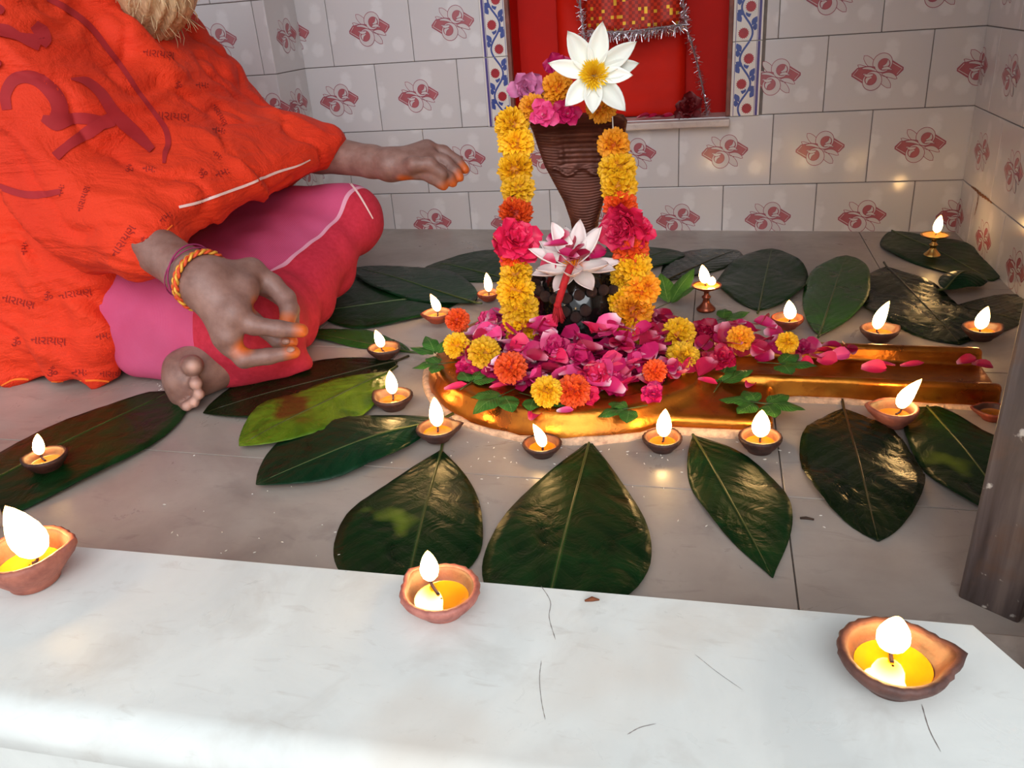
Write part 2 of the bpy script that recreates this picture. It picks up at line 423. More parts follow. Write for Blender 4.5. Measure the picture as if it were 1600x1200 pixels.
crack([(980, 1148), (1000, 1137), (1025, 1131)], .0005, 'short brown scratch on the white marble')
crack([(1085, 1022), (1120, 1050), (1160, 1078)], .0003, 'faint brown scratch on the white marble')
crack([(1440, 1100), (1452, 1140), (1470, 1175)], .0006, 'reddish stain line below the large right lamp')

# rusty streak in the corner of the right wall
M_rust = simple('rust_stain', srgb(116, 70, 34), .7, .3, 120)
def wall_streak(pts, wd):
    P = spline([(0, y, z) for y, z in pts], 6); V = []
    for i, p in enumerate(P):
        q = wd * (.4 + .6 * math.sin(math.pi * i / (len(P) - 1))) * (1 + .4 * math.sin(i * 2.3)); d = P[min(i + 1, len(P) - 1)] - P[max(0, i - 1)]; n = Vector((0, -d.z, d.y)).normalized() * q
        V += [p + n + Vector((-.0007, 0, 0)), p - n + Vector((-.0007, 0, 0))]
    o = obj('rust_streak', V, [(2 * i, 2 * i + 1, 2 * i + 3, 2 * i + 2) for i in range(len(P) - 1)], M_rust, wall_right, False); o['label'] = 'brown rust streak on the corner tiles'
wall_streak([(-.07, .107), (-.10, .1075), (-.14, .106), (-.18, .107), (-.22, .1065)], .0032)
wall_streak([(-.125, .106), (-.128, .085), (-.122, .06)], .0022)
# wooden door posts
def wood():
    t = NT('old_painted_wood'); v = t.coord('Object', 1, (30, 30, 3)); v2 = t.coord()
    n = t.noise(v, 1.6, 6, .6, .4); n2 = t.noise(v2, 14, 5, .6)
    c = t.ramp(n, [(.3, srgb(52, 38, 34)), (.5, srgb(78, 68, 67)), (.7, srgb(104, 92, 88))])
    c = t.mix(t.ramp(n2, [(.5, (0, 0, 0, 1)), (.68, (.8, .8, .8, 1))]), c, srgb(100, 70, 50))
    c = t.mix(t.ramp(t.noise(v2, 70, 3), [(.66, (0, 0, 0, 1)), (.74, (.8, .8, .8, 1))]), c, srgb(205, 200, 192))
    t.set(Base_Color=c, Roughness=.42); t.bump(n, .3, .002); return t.m
M_wood = wood()
def post(name, bl, br, depth, lean, label, mat=M_wood, h=1.95):
    bl, br = Vector(bl), Vector(br); d = (br - bl); wd = d.length; a = math.atan2(d.y, d.x)
    v, f = box(0, wd, 0, depth, 0, h, .0035)
    o = obj(name, v, f, mat, None, False, (bl.x, bl.y, fz(bl.x) - .002), (0, lean, a)); struct(o, label, 'door post'); return o
p0, p1 = at(1495, 932), at(1591, 975)
post('door_1', (p0.x, p0.y, 0), (p1.x, p1.y, 0), .05, .022, 'weathered dark wooden door post at the right edge')
M_pale = simple('pale_painted_wood', srgb(190, 172, 166), .6, .12, 20, .2, 60)
p0 = at(16, 836); post('door_2', (p0.x - .075, p0.y - .03, 0), (p0.x - .022, p0.y - .03, 0), .05, 0, 'pale painted door post at the left edge', M_pale)
struct(obj('ceiling', *box(-2.6, .2, -1.36, .2, 1.75, 1.85), M_plaster, None, False), 'plain plastered ceiling over the shrine', 'ceiling')
struct(obj('wall_daylight_block', *box(p1.x + .004, .2, -1.43, -1.365, -.1, 1.85), M_plaster, None, False), 'plain wall added right of the doorway to block daylight', 'wall')  # added wall, keeps daylight off the right side and the back
struct(obj('wall_side', *box(-2.7, -2.5, -1.4, .2, -.1, 2.3), M_plaster, None, False), 'plain plastered side wall beyond the seated person', 'wall')

# ---- the red niche with its ledge and printed border strips
M_red = simple('red_oil_paint', srgb(184, 16, 3), .6, .1, 6, .15, 25, spec=.2)
M_dark_lip = simple('chipped_niche_edge', srgb(120, 70, 60), .6, .35, 40)
ND = .1
parts = [box(NX0 - .002, NX1 + .002, ND, ND + .05, NZ0 - .02, NZ1 + .02), box(NX0 - .03, NX0 + .004, .004, ND + .01, NZ0 - .01, NZ1 + .02), box(NX1 - .004, NX1 + .03, .004, ND + .01, NZ0 - .01, NZ1 + .02), box(NX0, NX1, .004, ND, NZ1 - .004, NZ1 + .03)]
niche = struct(obj('trim_3', *join(*parts), M_red, None, False), 'red painted niche recessed in the tiled back wall', 'niche')
obj('edge_strip', *join(box(NX0 - .004, NX0 + .006, -.005, .012, NZ0, NZ1, .002)), M_dark_lip, niche, False)
obj('edge_strip', *join(box(NX1 - .006, NX1 + .004, -.005, .012, NZ0, NZ1, .002)), M_dark_lip, niche, False)
M_ledge = marble('ledge_marble', srgb(206, 190, 182), srgb(170, 150, 142), srgb(110, 80, 70), 8, .35)
struct(obj('trim_4', *box(NX0 - .0, NX1 + .004, -.026, ND, NZ0 - .019, NZ0 - .003, .003), M_ledge, None, False), 'narrow marble ledge at the foot of the red niche', 'ledge')
M_bblue = simple('border_blue', srgb(58, 74, 140), .25, .12, 60)
M_bindigo = simple('border_indigo_line', srgb(78, 66, 128), .25, .1, 60)
M_bred = simple('border_red', srgb(160, 34, 44), .25, .15, 60)
M_bwhite = simple('border_white', srgb(214, 206, 200), .18, .04, 30)
def border_piece(ht, mirror, phase):
    """one border tile: white glaze, indigo lines, red blossoms on a blue vine"""
    wd = BX0 * -1 + NX0; V, F, MI = [], [], []
    wd = abs(wd); lf_n = [0]
    bv, bf = box(0, wd, -.004, .004, 0, ht - .001, .001); V += [tuple(x) for x in bv]; F += [tuple(q) for q in bf]; MI += [3] * len(bf)
    def flat(pts, layer, m):
        o = len(V); y = -.0041 - .0001 * layer; n = len(pts); cx = sum(p[0] for p in pts) / n; cz = sum(p[1] for p in pts) / n
        V.append((cx, y, cz)); V.extend((p[0], y, p[1]) for p in pts)
        for i in range(n): F.append((o, o + 1 + i, o + 1 + (i + 1) % n)); MI.append(m)
    def line(pts, w0, layer, m):
        for a, b in zip(pts, pts[1:]):
            d = Vector((b[0] - a[0], b[1] - a[1])); 
            if d.length < 1e-6: continue
            nn = Vector((-d.y, d.x)).normalized() * w0 / 2; o = len(V); y = -.0041 - .0001 * layer
            V.extend([(a[0] + nn.x, y, a[1] + nn.y), (a[0] - nn.x, y, a[1] - nn.y), (b[0] - nn.x, y, b[1] - nn.y), (b[0] + nn.x, y, b[1] + nn.y)])
            F.append((o, o + 1, o + 2, o + 3)); MI.append(m)
    e = ht - .0015
    for x0, x1, m in ((.004, .0095, 2), (.0107, .0118, 2), (wd - .0065, wd - .0052, 2)):
        flat([(x0, .0005), (x1, .0005), (x1, e), (x0, e)], 1, m)
    cx = .033; amp = .012; per = .1021
    def sx(z): return cx + amp * math.sin(2 * math.pi * (z + phase) / per)
    zs = [ht * k / 60 for k in range(61)]; line([(sx(z), min(z, e)) for z in zs], .0042, 1, 0)
    n0 = math.floor(phase / (per / 2)) - 1
    for k in range(n0, n0 + 9):
        zc = (k + .5) * per / 2 - phase; s = 1 if k % 2 == 0 else -1
        xc = cx - s * .0065 
        if -.002 < zc < ht + .002:
            zc2 = min(max(zc, .012), ht - .013)
            ring = []
            for j in range(32):
                a = 2 * math.pi * j / 32; r = .0115 * (1 if j % 2 else .82); ring.append((xc + r * math.cos(a), zc2 + r * math.sin(a)))
            flat([(xc + .0138 * math.cos(2 * math.pi * j / 20), zc2 + .0138 * math.sin(2 * math.pi * j / 20)) for j in range(20)], 3, 3); flat(ring, 4, 1)
        for dz, dx, L, ang in ((.014, .010, .022, 1.1), (.022, -.012, .020, 2.1), (-.02, .012, .018, .6), (.03, .004, .018, 1.8), (.004, .016, .016, 1.4), (.036, -.006, .018, 2.5)):
            z1 = zc + dz
            if not .012 < z1 < ht - .016: continue
            a = ang if s > 0 else math.pi - ang; x1 = cx + s * dx; pts = []
            for j in range(7):
                q = j / 6; pts.append((x1 + L * q * math.cos(a) - .0058 * math.sin(math.pi * q) * math.sin(a), z1 + L * q * math.sin(a) * .9 + .0058 * math.sin(math.pi * q) * math.cos(a)))
            for j in range(5, 0, -1):
                q = j / 6; pts.append((x1 + L * q * math.cos(a) + .0058 * math.sin(math.pi * q) * math.sin(a), z1 + L * q * math.sin(a) * .9 - .0058 * math.sin(math.pi * q) * math.cos(a)))
            lf_n[0] += 1; flat([(min(max(x, .0125), wd - .007), min(max(z, .001), e)) for x, z in pts], 1.1 + .03 * lf_n[0], 0)
    if mirror: V = [(wd - x, y, z) for x, y, z in V]; F = [tuple(reversed(q)) for q in F]
    return mkmesh('border_tile', V, F, False, (M_bblue, M_bred, M_bindigo, M_bwhite), MI)
for side, x0 in ((0, BX0), (1, NX1 + .004)):
    for k in range(5):
        z0 = NZ0 + k * TH
        link('border_tile', border_piece(min(TH, NZ1 - z0) if z0 + TH > NZ1 else TH, side == 1, k * TH + .01), wall_back, (x0, -.0005, z0))

# ------------------------------------------------------------------ brass water base, stone, cobra
YC = Vector((-.717, -.83)); YR = .226; YH = .036
SPX1, SPY0, SPY1 = -.152, -.898, -.786
def brass():
    t = NT('worn_brass'); v = t.coord(); n = t.noise(v, 9, 6, .6); n2 = t.noise(v, 60, 4, .6)
    c = t.ramp(n, [(.3, srgb(142, 74, 30)), (.5, srgb(186, 112, 38)), (.72, srgb(206, 140, 52))])
    c = t.mix(t.ramp(n2, [(.6, (0, 0, 0, 1)), (.75, (.6, .6, .6, 1))]), c, srgb(130, 70, 38))
    t.set(Base_Color=c, Roughness=t.ramp(n, [(.3, (.24,) * 3 + (1,)), (.7, (.42,) * 3 + (1,))]), Metallic=.92); t.bump(t.math('ADD', n2, t.math('MULTIPLY', n, 3)), .3, .003); return t.m
M_brass = brass()
def water_base():
    h = .0032; s = SDF((-.99, -1.09, -.004), (-.12, -.58, .062), h); X, Y, Z = s.coords()
    r = np.hypot(X - YC.x, Y - YC.y)
    edge = YR - .020 * np.clip(Z / YH, 0, 1) ** 2
    disc = np.maximum(r - edge, Z - YH); rim = np.hypot(r - (YR - .022), Z - YH + .010) - .0105
    basin = np.maximum(r - (YR - .05), -(Z - YH + .002)); d = np.maximum(np.minimum(disc, rim), -basin)
    def bx(x0, x1, y0, y1, z1, rr=.006):
        q = [np.abs(X - (x0 + x1) / 2) - (x1 - x0) / 2 + rr, np.abs(Y - (y0 + y1) / 2) - (y1 - y0) / 2 + rr, Z - z1 + rr]
        o = np.sqrt(sum(np.maximum(a, 0) ** 2 for a in q)); return o + np.minimum(np.maximum(np.maximum(q[0], q[1]), q[2]), 0) - rr
    flare = .018 * np.clip((-.36 - X) / .14, 0, 1) ** 2
    sp = bx(-.66, SPX1, SPY0, SPY1, YH - .002); sp = np.minimum(sp, bx(-.62, SPX1 - .0, SPY1 - .016, SPY1, YH + .008))
    ch = bx(-.60, SPX1 + .05, SPY0 + .013, SPY1 - .018, .2); ch = np.maximum(ch, -(Z - (YH - .014)))
    sp = np.maximum(sp, -ch)
    lip = bx(-.655, -.44, -1.008, -.86, .021, .009)
    k = .012; hh = np.clip(.5 + .5 * (d - lip) / k, 0, 1); d = d * (1 - hh) + lip * hh - k * hh * (1 - hh)
    k = .01; hh = np.clip(.5 + .5 * (d - sp) / k, 0, 1); d = d * (1 - hh) + sp * hh - k * hh * (1 - hh)
    s.d = np.maximum(d, -Z).astype(np.float32); s.d[..., 0] = np.abs(s.d[..., 0]) + .001
    V, F = s.mesh(); V = smooth_mesh(V, F, 2, .4); V[:, 2] += -.0075 - .0185 * V[:, 0] ; return V, F
def flip_out(V, F):
    a, b, c = V[F[:, 0]], V[F[:, 1]], V[F[:, 2]]; vol = np.einsum('ij,ij->i', a, np.cross(b, c)).sum()
    return F if vol > 0 else F[:, ::-1]
yb = empty('yoni_base', (YC.x, YC.y, fz(YC.x)))
V, F = water_base(); F = flip_out(V - V.mean(0), F); npobj('basin', V - np.array([YC.x, YC.y, fz(YC.x)]), F, M_brass, yb)
M_mortar = simple('lime_mortar', srgb(206, 170, 142), .85, .3, 120, .8, 150, .003)
path = [(YC.x + (YR + .003) * math.cos(a), YC.y + (YR + .003) * math.sin(a)) for a in [math.radians(-55 - k * 5) for k in range(30)]]
path = [(-.435, -1.01), (-.50, -1.012), (-.57, -1.012)] + path
P = [(x - YC.x + R_.uniform(-.0015, .0015), y - YC.y + R_.uniform(-.0015, .0015), fz(x) - fz(YC.x) + .001) for x, y in path]
o = obj('mortar_bead', *tube(P, [R_.uniform(.005, .0085) for _ in P], 7), M_mortar, yb); o['label'] = 'crumbly pale mortar round the brass foot'
P = [(x - YC.x, y - YC.y + R_.uniform(-.0015, .0015), fz(x) - fz(YC.x) + .001) for x, y in [(-.44 + .02 * k, SPY0 - .002) for k in range(15)]]
obj('mortar_bead', *tube(P, [R_.uniform(.004, .0065) for _ in P], 7), M_mortar, yb)
tag(yb, 'golden brass yoni base with round basin and long spout', 'altar base')

def stone():
    t = NT('polished_black_stone'); v = t.coord(); n = t.noise(v, 26, 4, .6)
    c = t.ramp(n, [(.45, srgb(14, 13, 13)), (.62, srgb(30, 28, 26)), (.72, srgb(92, 98, 98)), (.8, srgb(120, 112, 96))])  # pale grey blotches paint reflections into the black stone's colour
    t.set(Base_Color=c, Roughness=.12); t.b.inputs['Coat Weight'].default_value = .5; return t.m
LC = Vector((-.713, -.802, fz(-.713) + YH - .006))
prof = [(.054, 0), (.059, .02), (.0615, .045), (.061, .075), (.057, .098), (.048, .116), (.034, .128), (.017, .134), (.001, .136)]
lg = obj('lingam', *lathe(prof, 48), stone(), None, True, LC)
tag(lg, 'small polished black stone lingam under the draped flowers', 'lingam')

M_cobra = simple('dark_copper', srgb(92, 50, 38), .42, .3, 40, .2, 160, .001, .55)
def cobra():
    nz, nt = 230, 84; V = []; H = .335
    key = [(0, .020, .016, 0), (.10, .019, .015, .0), (.150, .019, .014, .002), (.175, .022, .0135, .004), (.205, .031, .0135, .006), (.235, .045, .0135, .008), (.262, .057, .0135, .009), (.29, .0645, .013, .006), (.312, .068, .014, -.002), (.325, .071, .018, -.010), (.333, .066, .020, -.013), (.335, .03, .012, -.013), (.335, .001, .001, -.013)]
    ks = np.array(key)
    tz = np.concatenate([np.linspace(0, .326, nz - 14), np.linspace(.327, .335, 10), [.335, .335, .335, .335]])
    idx = np.concatenate([np.interp(tz[:-4], ks[:-2, 0], np.arange(len(ks) - 2)), [11, 11.4, 11.8, 12]])
    for i in range(nz):
        q = min(idx[i], len(ks) - 1.001); a = int(q); f = q - a; z, hw, th, yo = ks[a] * (1 - f) + ks[a + 1] * f
        for j in range(nt):
            ang = 2 * math.pi * j / nt; c, s_ = math.cos(ang), math.sin(ang); x = hw * math.copysign(abs(c) ** .85, c); y = th * math.copysign(abs(s_) ** .8, s_)
            e = (x / max(hw, 1e-4)); y -= .26 * hw * e * e * min(1, max(0, (z - .16) / .1)); y += yo
            if s_ < 0 and z < .322:
                rb = math.sin(2 * math.pi * (z + .0018 * (1 - e * e) * 4) / .0043)
                if z > .262 and abs(x) < .034:                       # plate panel
                    y += .0022 + .0010 * math.sin(2 * math.pi * x / .0125) - .0010 * abs(math.sin(math.pi * z / .0075))
                    if abs(abs(x) - .0325) < .003: y -= .003
                else: y -= .0008 * rb * min(1, hw / .02)
                if .243 < z < .262 and abs(x) < .045:                # curling moustache ridge
                    y -= .0045 * math.exp(-((z - (.252 + .006 * math.cos(x * 150))) / .0026) ** 2)
            V.append((x, y, z))
    F = grid_faces(nz, nt, wrap_v=True); return V, F
CB = Vector((-.716, -.712, fz(-.716) + YH - .01))
cb = obj('cobra_statue', *cobra(), M_cobra, None, True, CB)
tag(cb, 'dark copper cobra with spread ribbed hood rearing behind the lingam', 'statue')

# ---- idol, cloth and tinsel in the niche
def idol():
    s = SDF((-.93, .02, .25), (-.55, .12, .86), .006)
    for z in np.linspace(.27, .62, 9): s.cap((-.86, .098, z), (-.62, .098, z), .028, .028, .03)
    s.ell((-.735, .085, .70), (.07, .05, .08), k=.04); s.ell((-.735, .085, .56), (.1, .045, .08), k=.05); s.cut_below(NZ0 - .0025)
    Y = s.coords()[1]; s.d = np.maximum(s.d, (Y - .1).astype(np.float32)); V, F = s.mesh(); V = smooth_mesh(V, F, 2); return V, flip_out(V - V.mean(0), F)
V, F = idol(); idl = npobj('idol', V, F, simple('sindoor_paste', srgb(196, 24, 4), .6, .1, 10, .3, 30, .002, spec=.2))
tag(idl, 'vermilion coated stone idol standing in the red niche', 'idol')
def gold_cloth():
    t = NT('gold_checked_cloth'); v = t.coord('Object', 1, (150, 1, 150))
    ch = t.n('ShaderNodeTexChecker'); ch.inputs['Scale'].default_value = 1; ch.inputs[1].default_value = srgb(196, 44, 12); ch.inputs[2].default_value = srgb(150, 26, 10); t.l(v, ch.inputs[0])
    vo = t.n('ShaderNodeTexWhiteNoise', noise_dimensions='3D'); fl = t.n('ShaderNodeVectorMath', operation='FLOOR'); t.l(v, fl.inputs[0]); t.l(fl.outputs[0], vo.inputs['Vector'])
    g = t.ramp(vo.outputs['Value'], [(.86, (0, 0, 0, 1)), (.87, (1, 1, 1, 1))], 'CONSTANT')
    c = t.mix(g, ch.outputs[0], srgb(240, 190, 60)); t.set(Base_Color=c, Roughness=.4, Metallic=t.math('MULTIPLY', g, .5)); return t.m
def cloth_panel():
    nu, nv = 26, 20; V = []
    for i in range(nu):
        for j in range(nv):
            a = i / (nu - 1); b = j / (nv - 1); z = .452 + .30 * b; x0 = -.815 + .012 * b; x1 = -.598 - .012 * b; x = x0 + (x1 - x0) * a
            y = .042 - .030 * math.sin(math.pi * a) ** .7 + .003 * math.sin(a * 26) - .01 * b; z += .004 * math.sin(a * 9) - .012 * math.sin(math.pi * a) * (1 - b)
            V.append((x, y, z))
    return V, grid_faces(nu, nv)
cl = obj('idol_cloth', *cloth_panel(), gold_cloth()); cl.modifiers.new('t', 'SOLIDIFY').thickness = .002
tag(cl, 'red cloth with gold checks wrapped round the niche idol', 'cloth')
M_tinsel = simple('silver_tinsel', srgb(214, 208, 214), .22, .2, 200, metallic=.9)
def tinsel(path, dens, label, fringe=0):
    P = spline(path, 14); V, F = tube(P, .0022, 6); V = list(V); F = list(F)
    L = sum((P[i + 1] - P[i]).length for i in range(len(P) - 1))
    for k in range(int(L * dens)):
        q = R_.random() * (len(P) - 1.01); i = int(q); p = P[i].lerp(P[i + 1], q - i)
        d = Vector((R_.gauss(0, 1), R_.gauss(0, .7) - .3, R_.gauss(0, 1) - fringe)).normalized() * R_.uniform(.006, .016) * (1 + .6 * (fringe > 0)); w0 = d.cross(Vector((R_.gauss(0, 1), R_.gauss(0, 1), R_.gauss(0, 1)))).normalized() * .0005
        o = len(V); V += [p - w0, p + w0, p + d + w0, p + d - w0]; F.append((o, o + 1, o + 2, o + 3))
    return tag(obj('tinsel_garland', V, F, M_tinsel, None, False), label, 'tinsel')
N = lambda u, v, y: aty(u, v, y)
tinsel([N(905, -40, .03), N(907, 10, .03), N(912, 50, .03), N(918, 100, .035)], 2600, 'silver tinsel strand hanging left of the gold checked cloth')
tinsel([N(918, 48, .012), N(960, 50, -.002), N(1010, 46, -.004), N(1068, 38, .012)], 2800, 'silver tinsel fringe along the hem of the gold checked cloth', 1.3)
tinsel([N(1062, -40, .02), N(1068, 10, .015), N(1072, 42, .02), N(1090, 100, .05), N(1104, 170, .055), N(1105, 198, .06)], 1900, 'silver tinsel strand falling to the dark red rose')

# ------------------------------------------------------------------ flowers
def petal_mat(name, c_tip, c_mid, c_base, rough=.45, sub=.15):
    t = NT(name); uv = t.n('ShaderNodeUVMap'); sp = t.n('ShaderNodeSeparateXYZ'); t.l(uv.outputs[0], sp.inputs[0])
    c = t.ramp(sp.outputs[0], [(.0, c_base), (.3, c_mid), (.75, c_tip)])
    oi = t.n('ShaderNodeObjectInfo'); hs = t.n('ShaderNodeHueSaturation'); t.l(c, hs.inputs['Color'])
    t.l(t.math('MULTIPLY_ADD', oi.outputs['Random'], .35), hs.inputs['Value'])
    hs.inputs['Value'].links[0].from_node.inputs[2].default_value = .8
    n = t.noise(t.coord('Object', 1, (60, 300, 60)), 3, 3)
    t.set(Base_Color=hs.outputs[0], Roughness=rough); t.b.inputs['Subsurface Weight'].default_value = sub; t.b.inputs['Subsurface Radius'].default_value = (.004, .002, .002); t.b.inputs['Subsurface Scale'].default_value = .5
    t.bump(n, .2, .001); return t.m
MP = {'magenta': petal_mat('magenta_petal', srgb(196, 22, 92), srgb(206, 30, 104), srgb(240, 190, 205)),
      'crimson': petal_mat('crimson_petal', srgb(170, 12, 58), srgb(186, 18, 66), srgb(236, 150, 170)),
      'pink': petal_mat('pink_petal', srgb(232, 66, 130), srgb(238, 90, 150), srgb(248, 215, 220)),
      'mauve': petal_mat('mauve_petal', srgb(222, 120, 170), srgb(226, 140, 186), srgb(244, 215, 228)),
      'hot': petal_mat('hot_pink_petal', srgb(226, 34, 84), srgb(232, 44, 96), srgb(240, 110, 140)),
      'white': petal_mat('white_petal', srgb(246, 245, 236), srgb(244, 243, 230), srgb(240, 234, 186), .5),
      'blush': petal_mat('blush_white_petal', srgb(236, 218, 214), srgb(240, 228, 220), srgb(236, 190, 196), .5),
      'yellow': petal_mat('yellow_marigold', srgb(244, 184, 10), srgb(238, 168, 6), srgb(196, 118, 4), .6, .1),
      'amber': petal_mat('amber_marigold', srgb(246, 160, 18), srgb(238, 138, 12), srgb(200, 88, 6), .6, .1),
      'orange': petal_mat('orange_marigold', srgb(240, 84, 14), srgb(230, 66, 10), srgb(180, 36, 6), .6, .1),
      'stamen': petal_mat('lotus_stamen', srgb(250, 206, 30), srgb(244, 190, 20), srgb(226, 160, 16), .6, .1),
      'darkred': petal_mat('dark_red_rose', srgb(110, 10, 18), srgb(128, 14, 22), srgb(90, 8, 16), .5)}
def petal_geo(L, W, cup=.3, curl=.2, notch=0, nu=5, nv=5, base=.2, frill=0, seed=0):
    """one petal from the origin along +x, face up; returns verts, faces, uv-u per vertex"""
    rr = random.Random(seed); V, U = [], []; ph = rr.uniform(0, 6)
    for i in range(nu):
        s = i / (nu - 1); wd = W / 2 * (base + (1 - base) * math.sin(math.pi / 2 * min(1, s / .62)) ** .9) * (math.cos(math.pi / 2 * max(0, (s - .62) / .38)) ** .6 if s < 1 else .12)
        for j in range(nv):
            q = 2 * j / (nv - 1) - 1; x = L * s - notch * L * (1 - abs(q)) * (s == 1) ; y = wd * q
            z = cup * W * (q * q) * .6 * (wd / (W / 2)) + curl * L * s * s + frill * L * s * math.sin(ph + q * 5)
            V.append((x, y, z)); U.append(s)
    return V, grid_faces(nu, nv), U
def uvmesh(name, V, F, U, mat, W=None):
    me = mkmesh(name, V, F, True, (mat,)); uv = me.uv_layers.new(name='UVMap'); li = np.zeros(len(me.loops), dtype=np.int32); me.loops.foreach_get('vertex_index', li)
    a = np.zeros((len(li), 2), np.float32); a[:, 0] = np.asarray(U)[li]
    if W is not None: a[:, 1] = np.asarray(W)[li]
    uv.data.foreach_set('uv', a.ravel()); return me
def rosette(dirs, geo):
    """place petal geometry along frames (origin, x axis, z axis, scale)"""
    V, F, U = [], [], []
    for (o, x, z, sc), g in zip(dirs, geo):
        x = Vector(x).normalized(); z = Vector(z); z = (z - x * z.dot(x)).normalized(); y = z.cross(x); n = len(V)
        for p in g[0]: V.append(Vector(o) + (x * p[0] + y * p[1] + z * p[2]) * sc)
        F += [tuple(i + n for i in f) for f in g[1]]; U += g[2]
    return V, F, U
def marigold_geo(seed, full=True, flat=.8):
    """unit-radius pompon of frilled ray florets"""
    rr = random.Random(seed); D, G = [], []; n = 230
    pg = [petal_geo(.44, .27, .5, -.25, .12, 4, 3, .3, .06, k + seed) for k in range(4)]
    for k in range(n):
        z = 1 - (k + .5) / n * (1.75 if full else 1.15); a = k * 2.39996 + rr.uniform(-.2, .2); r = math.sqrt(max(0, 1 - z * z)); d = Vector((r * math.cos(a), r * math.sin(a), z))
        t = (d + Vector((rr.gauss(0, .3), rr.gauss(0, .3), rr.gauss(0, .25)))).normalized(); o = Vector((d.x, d.y, d.z * flat)) * .56
        t.z *= flat + .1; D.append((o, t, Vector((0, 0, 1)) if abs(t.z) < .9 else Vector((math.cos(a), math.sin(a), .2)), rr.uniform(.85, 1.15))); G.append(pg[k % 4])
    V, F, U = rosette(D, G)
    m = len(V); sv, sf = lathe([(.001, -.55), (.35, -.45), (.58, 0), (.4, .42), (.001, .56)], 10); V += [Vector(p) for p in sv]; F += [tuple(i + m for i in f) for f in sf]; U += [.05] * len(sv)
    return V, F, U
MG = [marigold_geo(s) for s in (1, 2, 3)]
mg_cache = {}
def marigold_me(i, col):
    k = (i % 3, col)
    if k not in mg_cache: mg_cache[k] = uvmesh('marigold', *MG[i % 3], MP[col])
    return mg_cache[k]
def rose_geo(seed, n=26, L=1.0, W=.9):
    rr = random.Random(seed); D, G = [], []
    for k in range(n):
        q = k / (n - 1); a = k * 2.39996; el = math.radians(80 - 75 * q ** .8) + rr.gauss(0, .12)
        x = Vector((math.cos(a) * math.cos(el), math.sin(a) * math.cos(el), math.sin(el))); o = Vector((math.cos(a), math.sin(a), 0)) * .12 * q + Vector((0, 0, -.12 * q))
        D.append((o, x, Vector((-math.cos(a) * math.sin(el), -math.sin(a) * math.sin(el), math.cos(el))), (.5 + .5 * q) * rr.uniform(.85, 1.1))); G.append(petal_geo(L, W, .35, -.12 + .3 * q, .05, 5, 5, .3, .1, seed * 50 + k))
    return rosette(D, G)
rose_cache = {}
def rose_me(i, col, n=26):
    k = (i, col, n)
    if k not in rose_cache: rose_cache[k] = uvmesh('blossom', *rose_geo(i, n), MP[col])
    return rose_cache[k]
def face_rot(d, spin=0):
    return (Vector(d).to_track_quat('Z', 'Y').to_matrix() @ Matrix.Rotation(spin, 3, 'Z')).to_euler()
def blossom(name, me, p, r, d, parent=None, spin=None):
    o = link(name, me, parent, p, face_rot(d, R_.uniform(0, 6) if spin is None else spin)); o.scale = (r,) * 3; return o

# ---- surface of the base with its heap of offerings
YT = YH
def surf(x, y):
    r = math.hypot(x - YC.x, y - YC.y); b = fz(x)
    if r < YR - .008: 
        h = b + YT - (.004 if r < YR - .03 else 0); rl = math.hypot(x - LC.x, y - LC.y)
        return h + .050 * max(0, min(1, (.168 - r) / .10)) ** .9
    if -.62 < x < SPX1 and SPY0 < y < SPY1: return b + YT + .02 * max(0, min(1, (-.33 - x) / .16))
    if -.655 < x < -.44 and -1.005 < y < -.86: return b + .021
    return b
def heap(u, v, lift=0.0):
    d = ray(u, v); t = .75
    while t < 2:
        p = CAM + d * t
        if p.z < surf(p.x, p.y) + lift: return p
        t += .002
    return at(u, v)
def toward_cam(p, up=.5): return ((CAM - Vector(p)).normalized() + Vector((0, 0, up))).normalized()

# ---- the long garland over the cobra hood
gr = empty('garland', (CB.x, CB.y - .02, fz(CB.x) + .3))
tag(gr, 'long marigold garland draped over the cobra hood, hanging down both sides', 'garland')
def gpart(u, v, y, rpx, col, i, kind='marigold', parent=gr, d=None):
    p = aty(u, v, y); dep = (p - CAM).dot(AF); r = rpx * dep / FPX
    me = marigold_me(i, col) if kind == 'marigold' else rose_me(i % 3, col)
    dd = d or (toward_cam(p, .2) + Vector((R_.gauss(0, .35), R_.gauss(0, .2), R_.gauss(0, .35)))).normalized()
    return blossom('marigold' if kind == 'marigold' else 'pink_rose', me, p - (parent.location if parent else Vector()), r * (1.0 if kind == 'marigold' else 1.05), dd, parent)
left = [(800, 196, 29, 'yellow'), (806, 224, 30, 'yellow'), (805, 264, 29, 'yellow'), (809, 295, 28, 'yellow'), (806, 331, 28, 'orange'), (803, 402, 24, 'orange'),
        (806, 428, 27, 'yellow'), (806, 455, 32, 'yellow'), (812, 482, 32, 'yellow'), (816, 512, 33, 'yellow'), (826, 538, 30, 'yellow'), (838, 558, 22, 'amber')]
right = [(959, 226, 27, 'amber'), (964, 264, 31, 'yellow'), (967, 291, 30, 'yellow'), (969, 321, 28, 'orange'), (984, 388, 31, 'orange'),
         (990, 418, 30, 'yellow'), (975, 432, 24, 'yellow'), (1000, 452, 33, 'amber'), (972, 470, 26, 'yellow'), (988, 486, 36, 'amber'), (984, 518, 33, 'yellow'), (976, 545, 27, 'amber'), (978, 562, 20, 'amber')]
for i, (u, v, r, c) in enumerate(left): gpart(u, v, -.775 - .10 * max(0, (v - 190) / 370), r, c, i)
for i, (u, v, r, c) in enumerate(right): gpart(u, v, -.765 - .09 * max(0, (v - 220) / 340), r, c, i + 1)
gpart(804, 374, -.835, 40, 'hot', 1, 'rose'); gpart(792, 385, -.825, 26, 'hot', 2, 'rose'); gpart(818, 392, -.83, 24, 'hot', 0, 'rose')
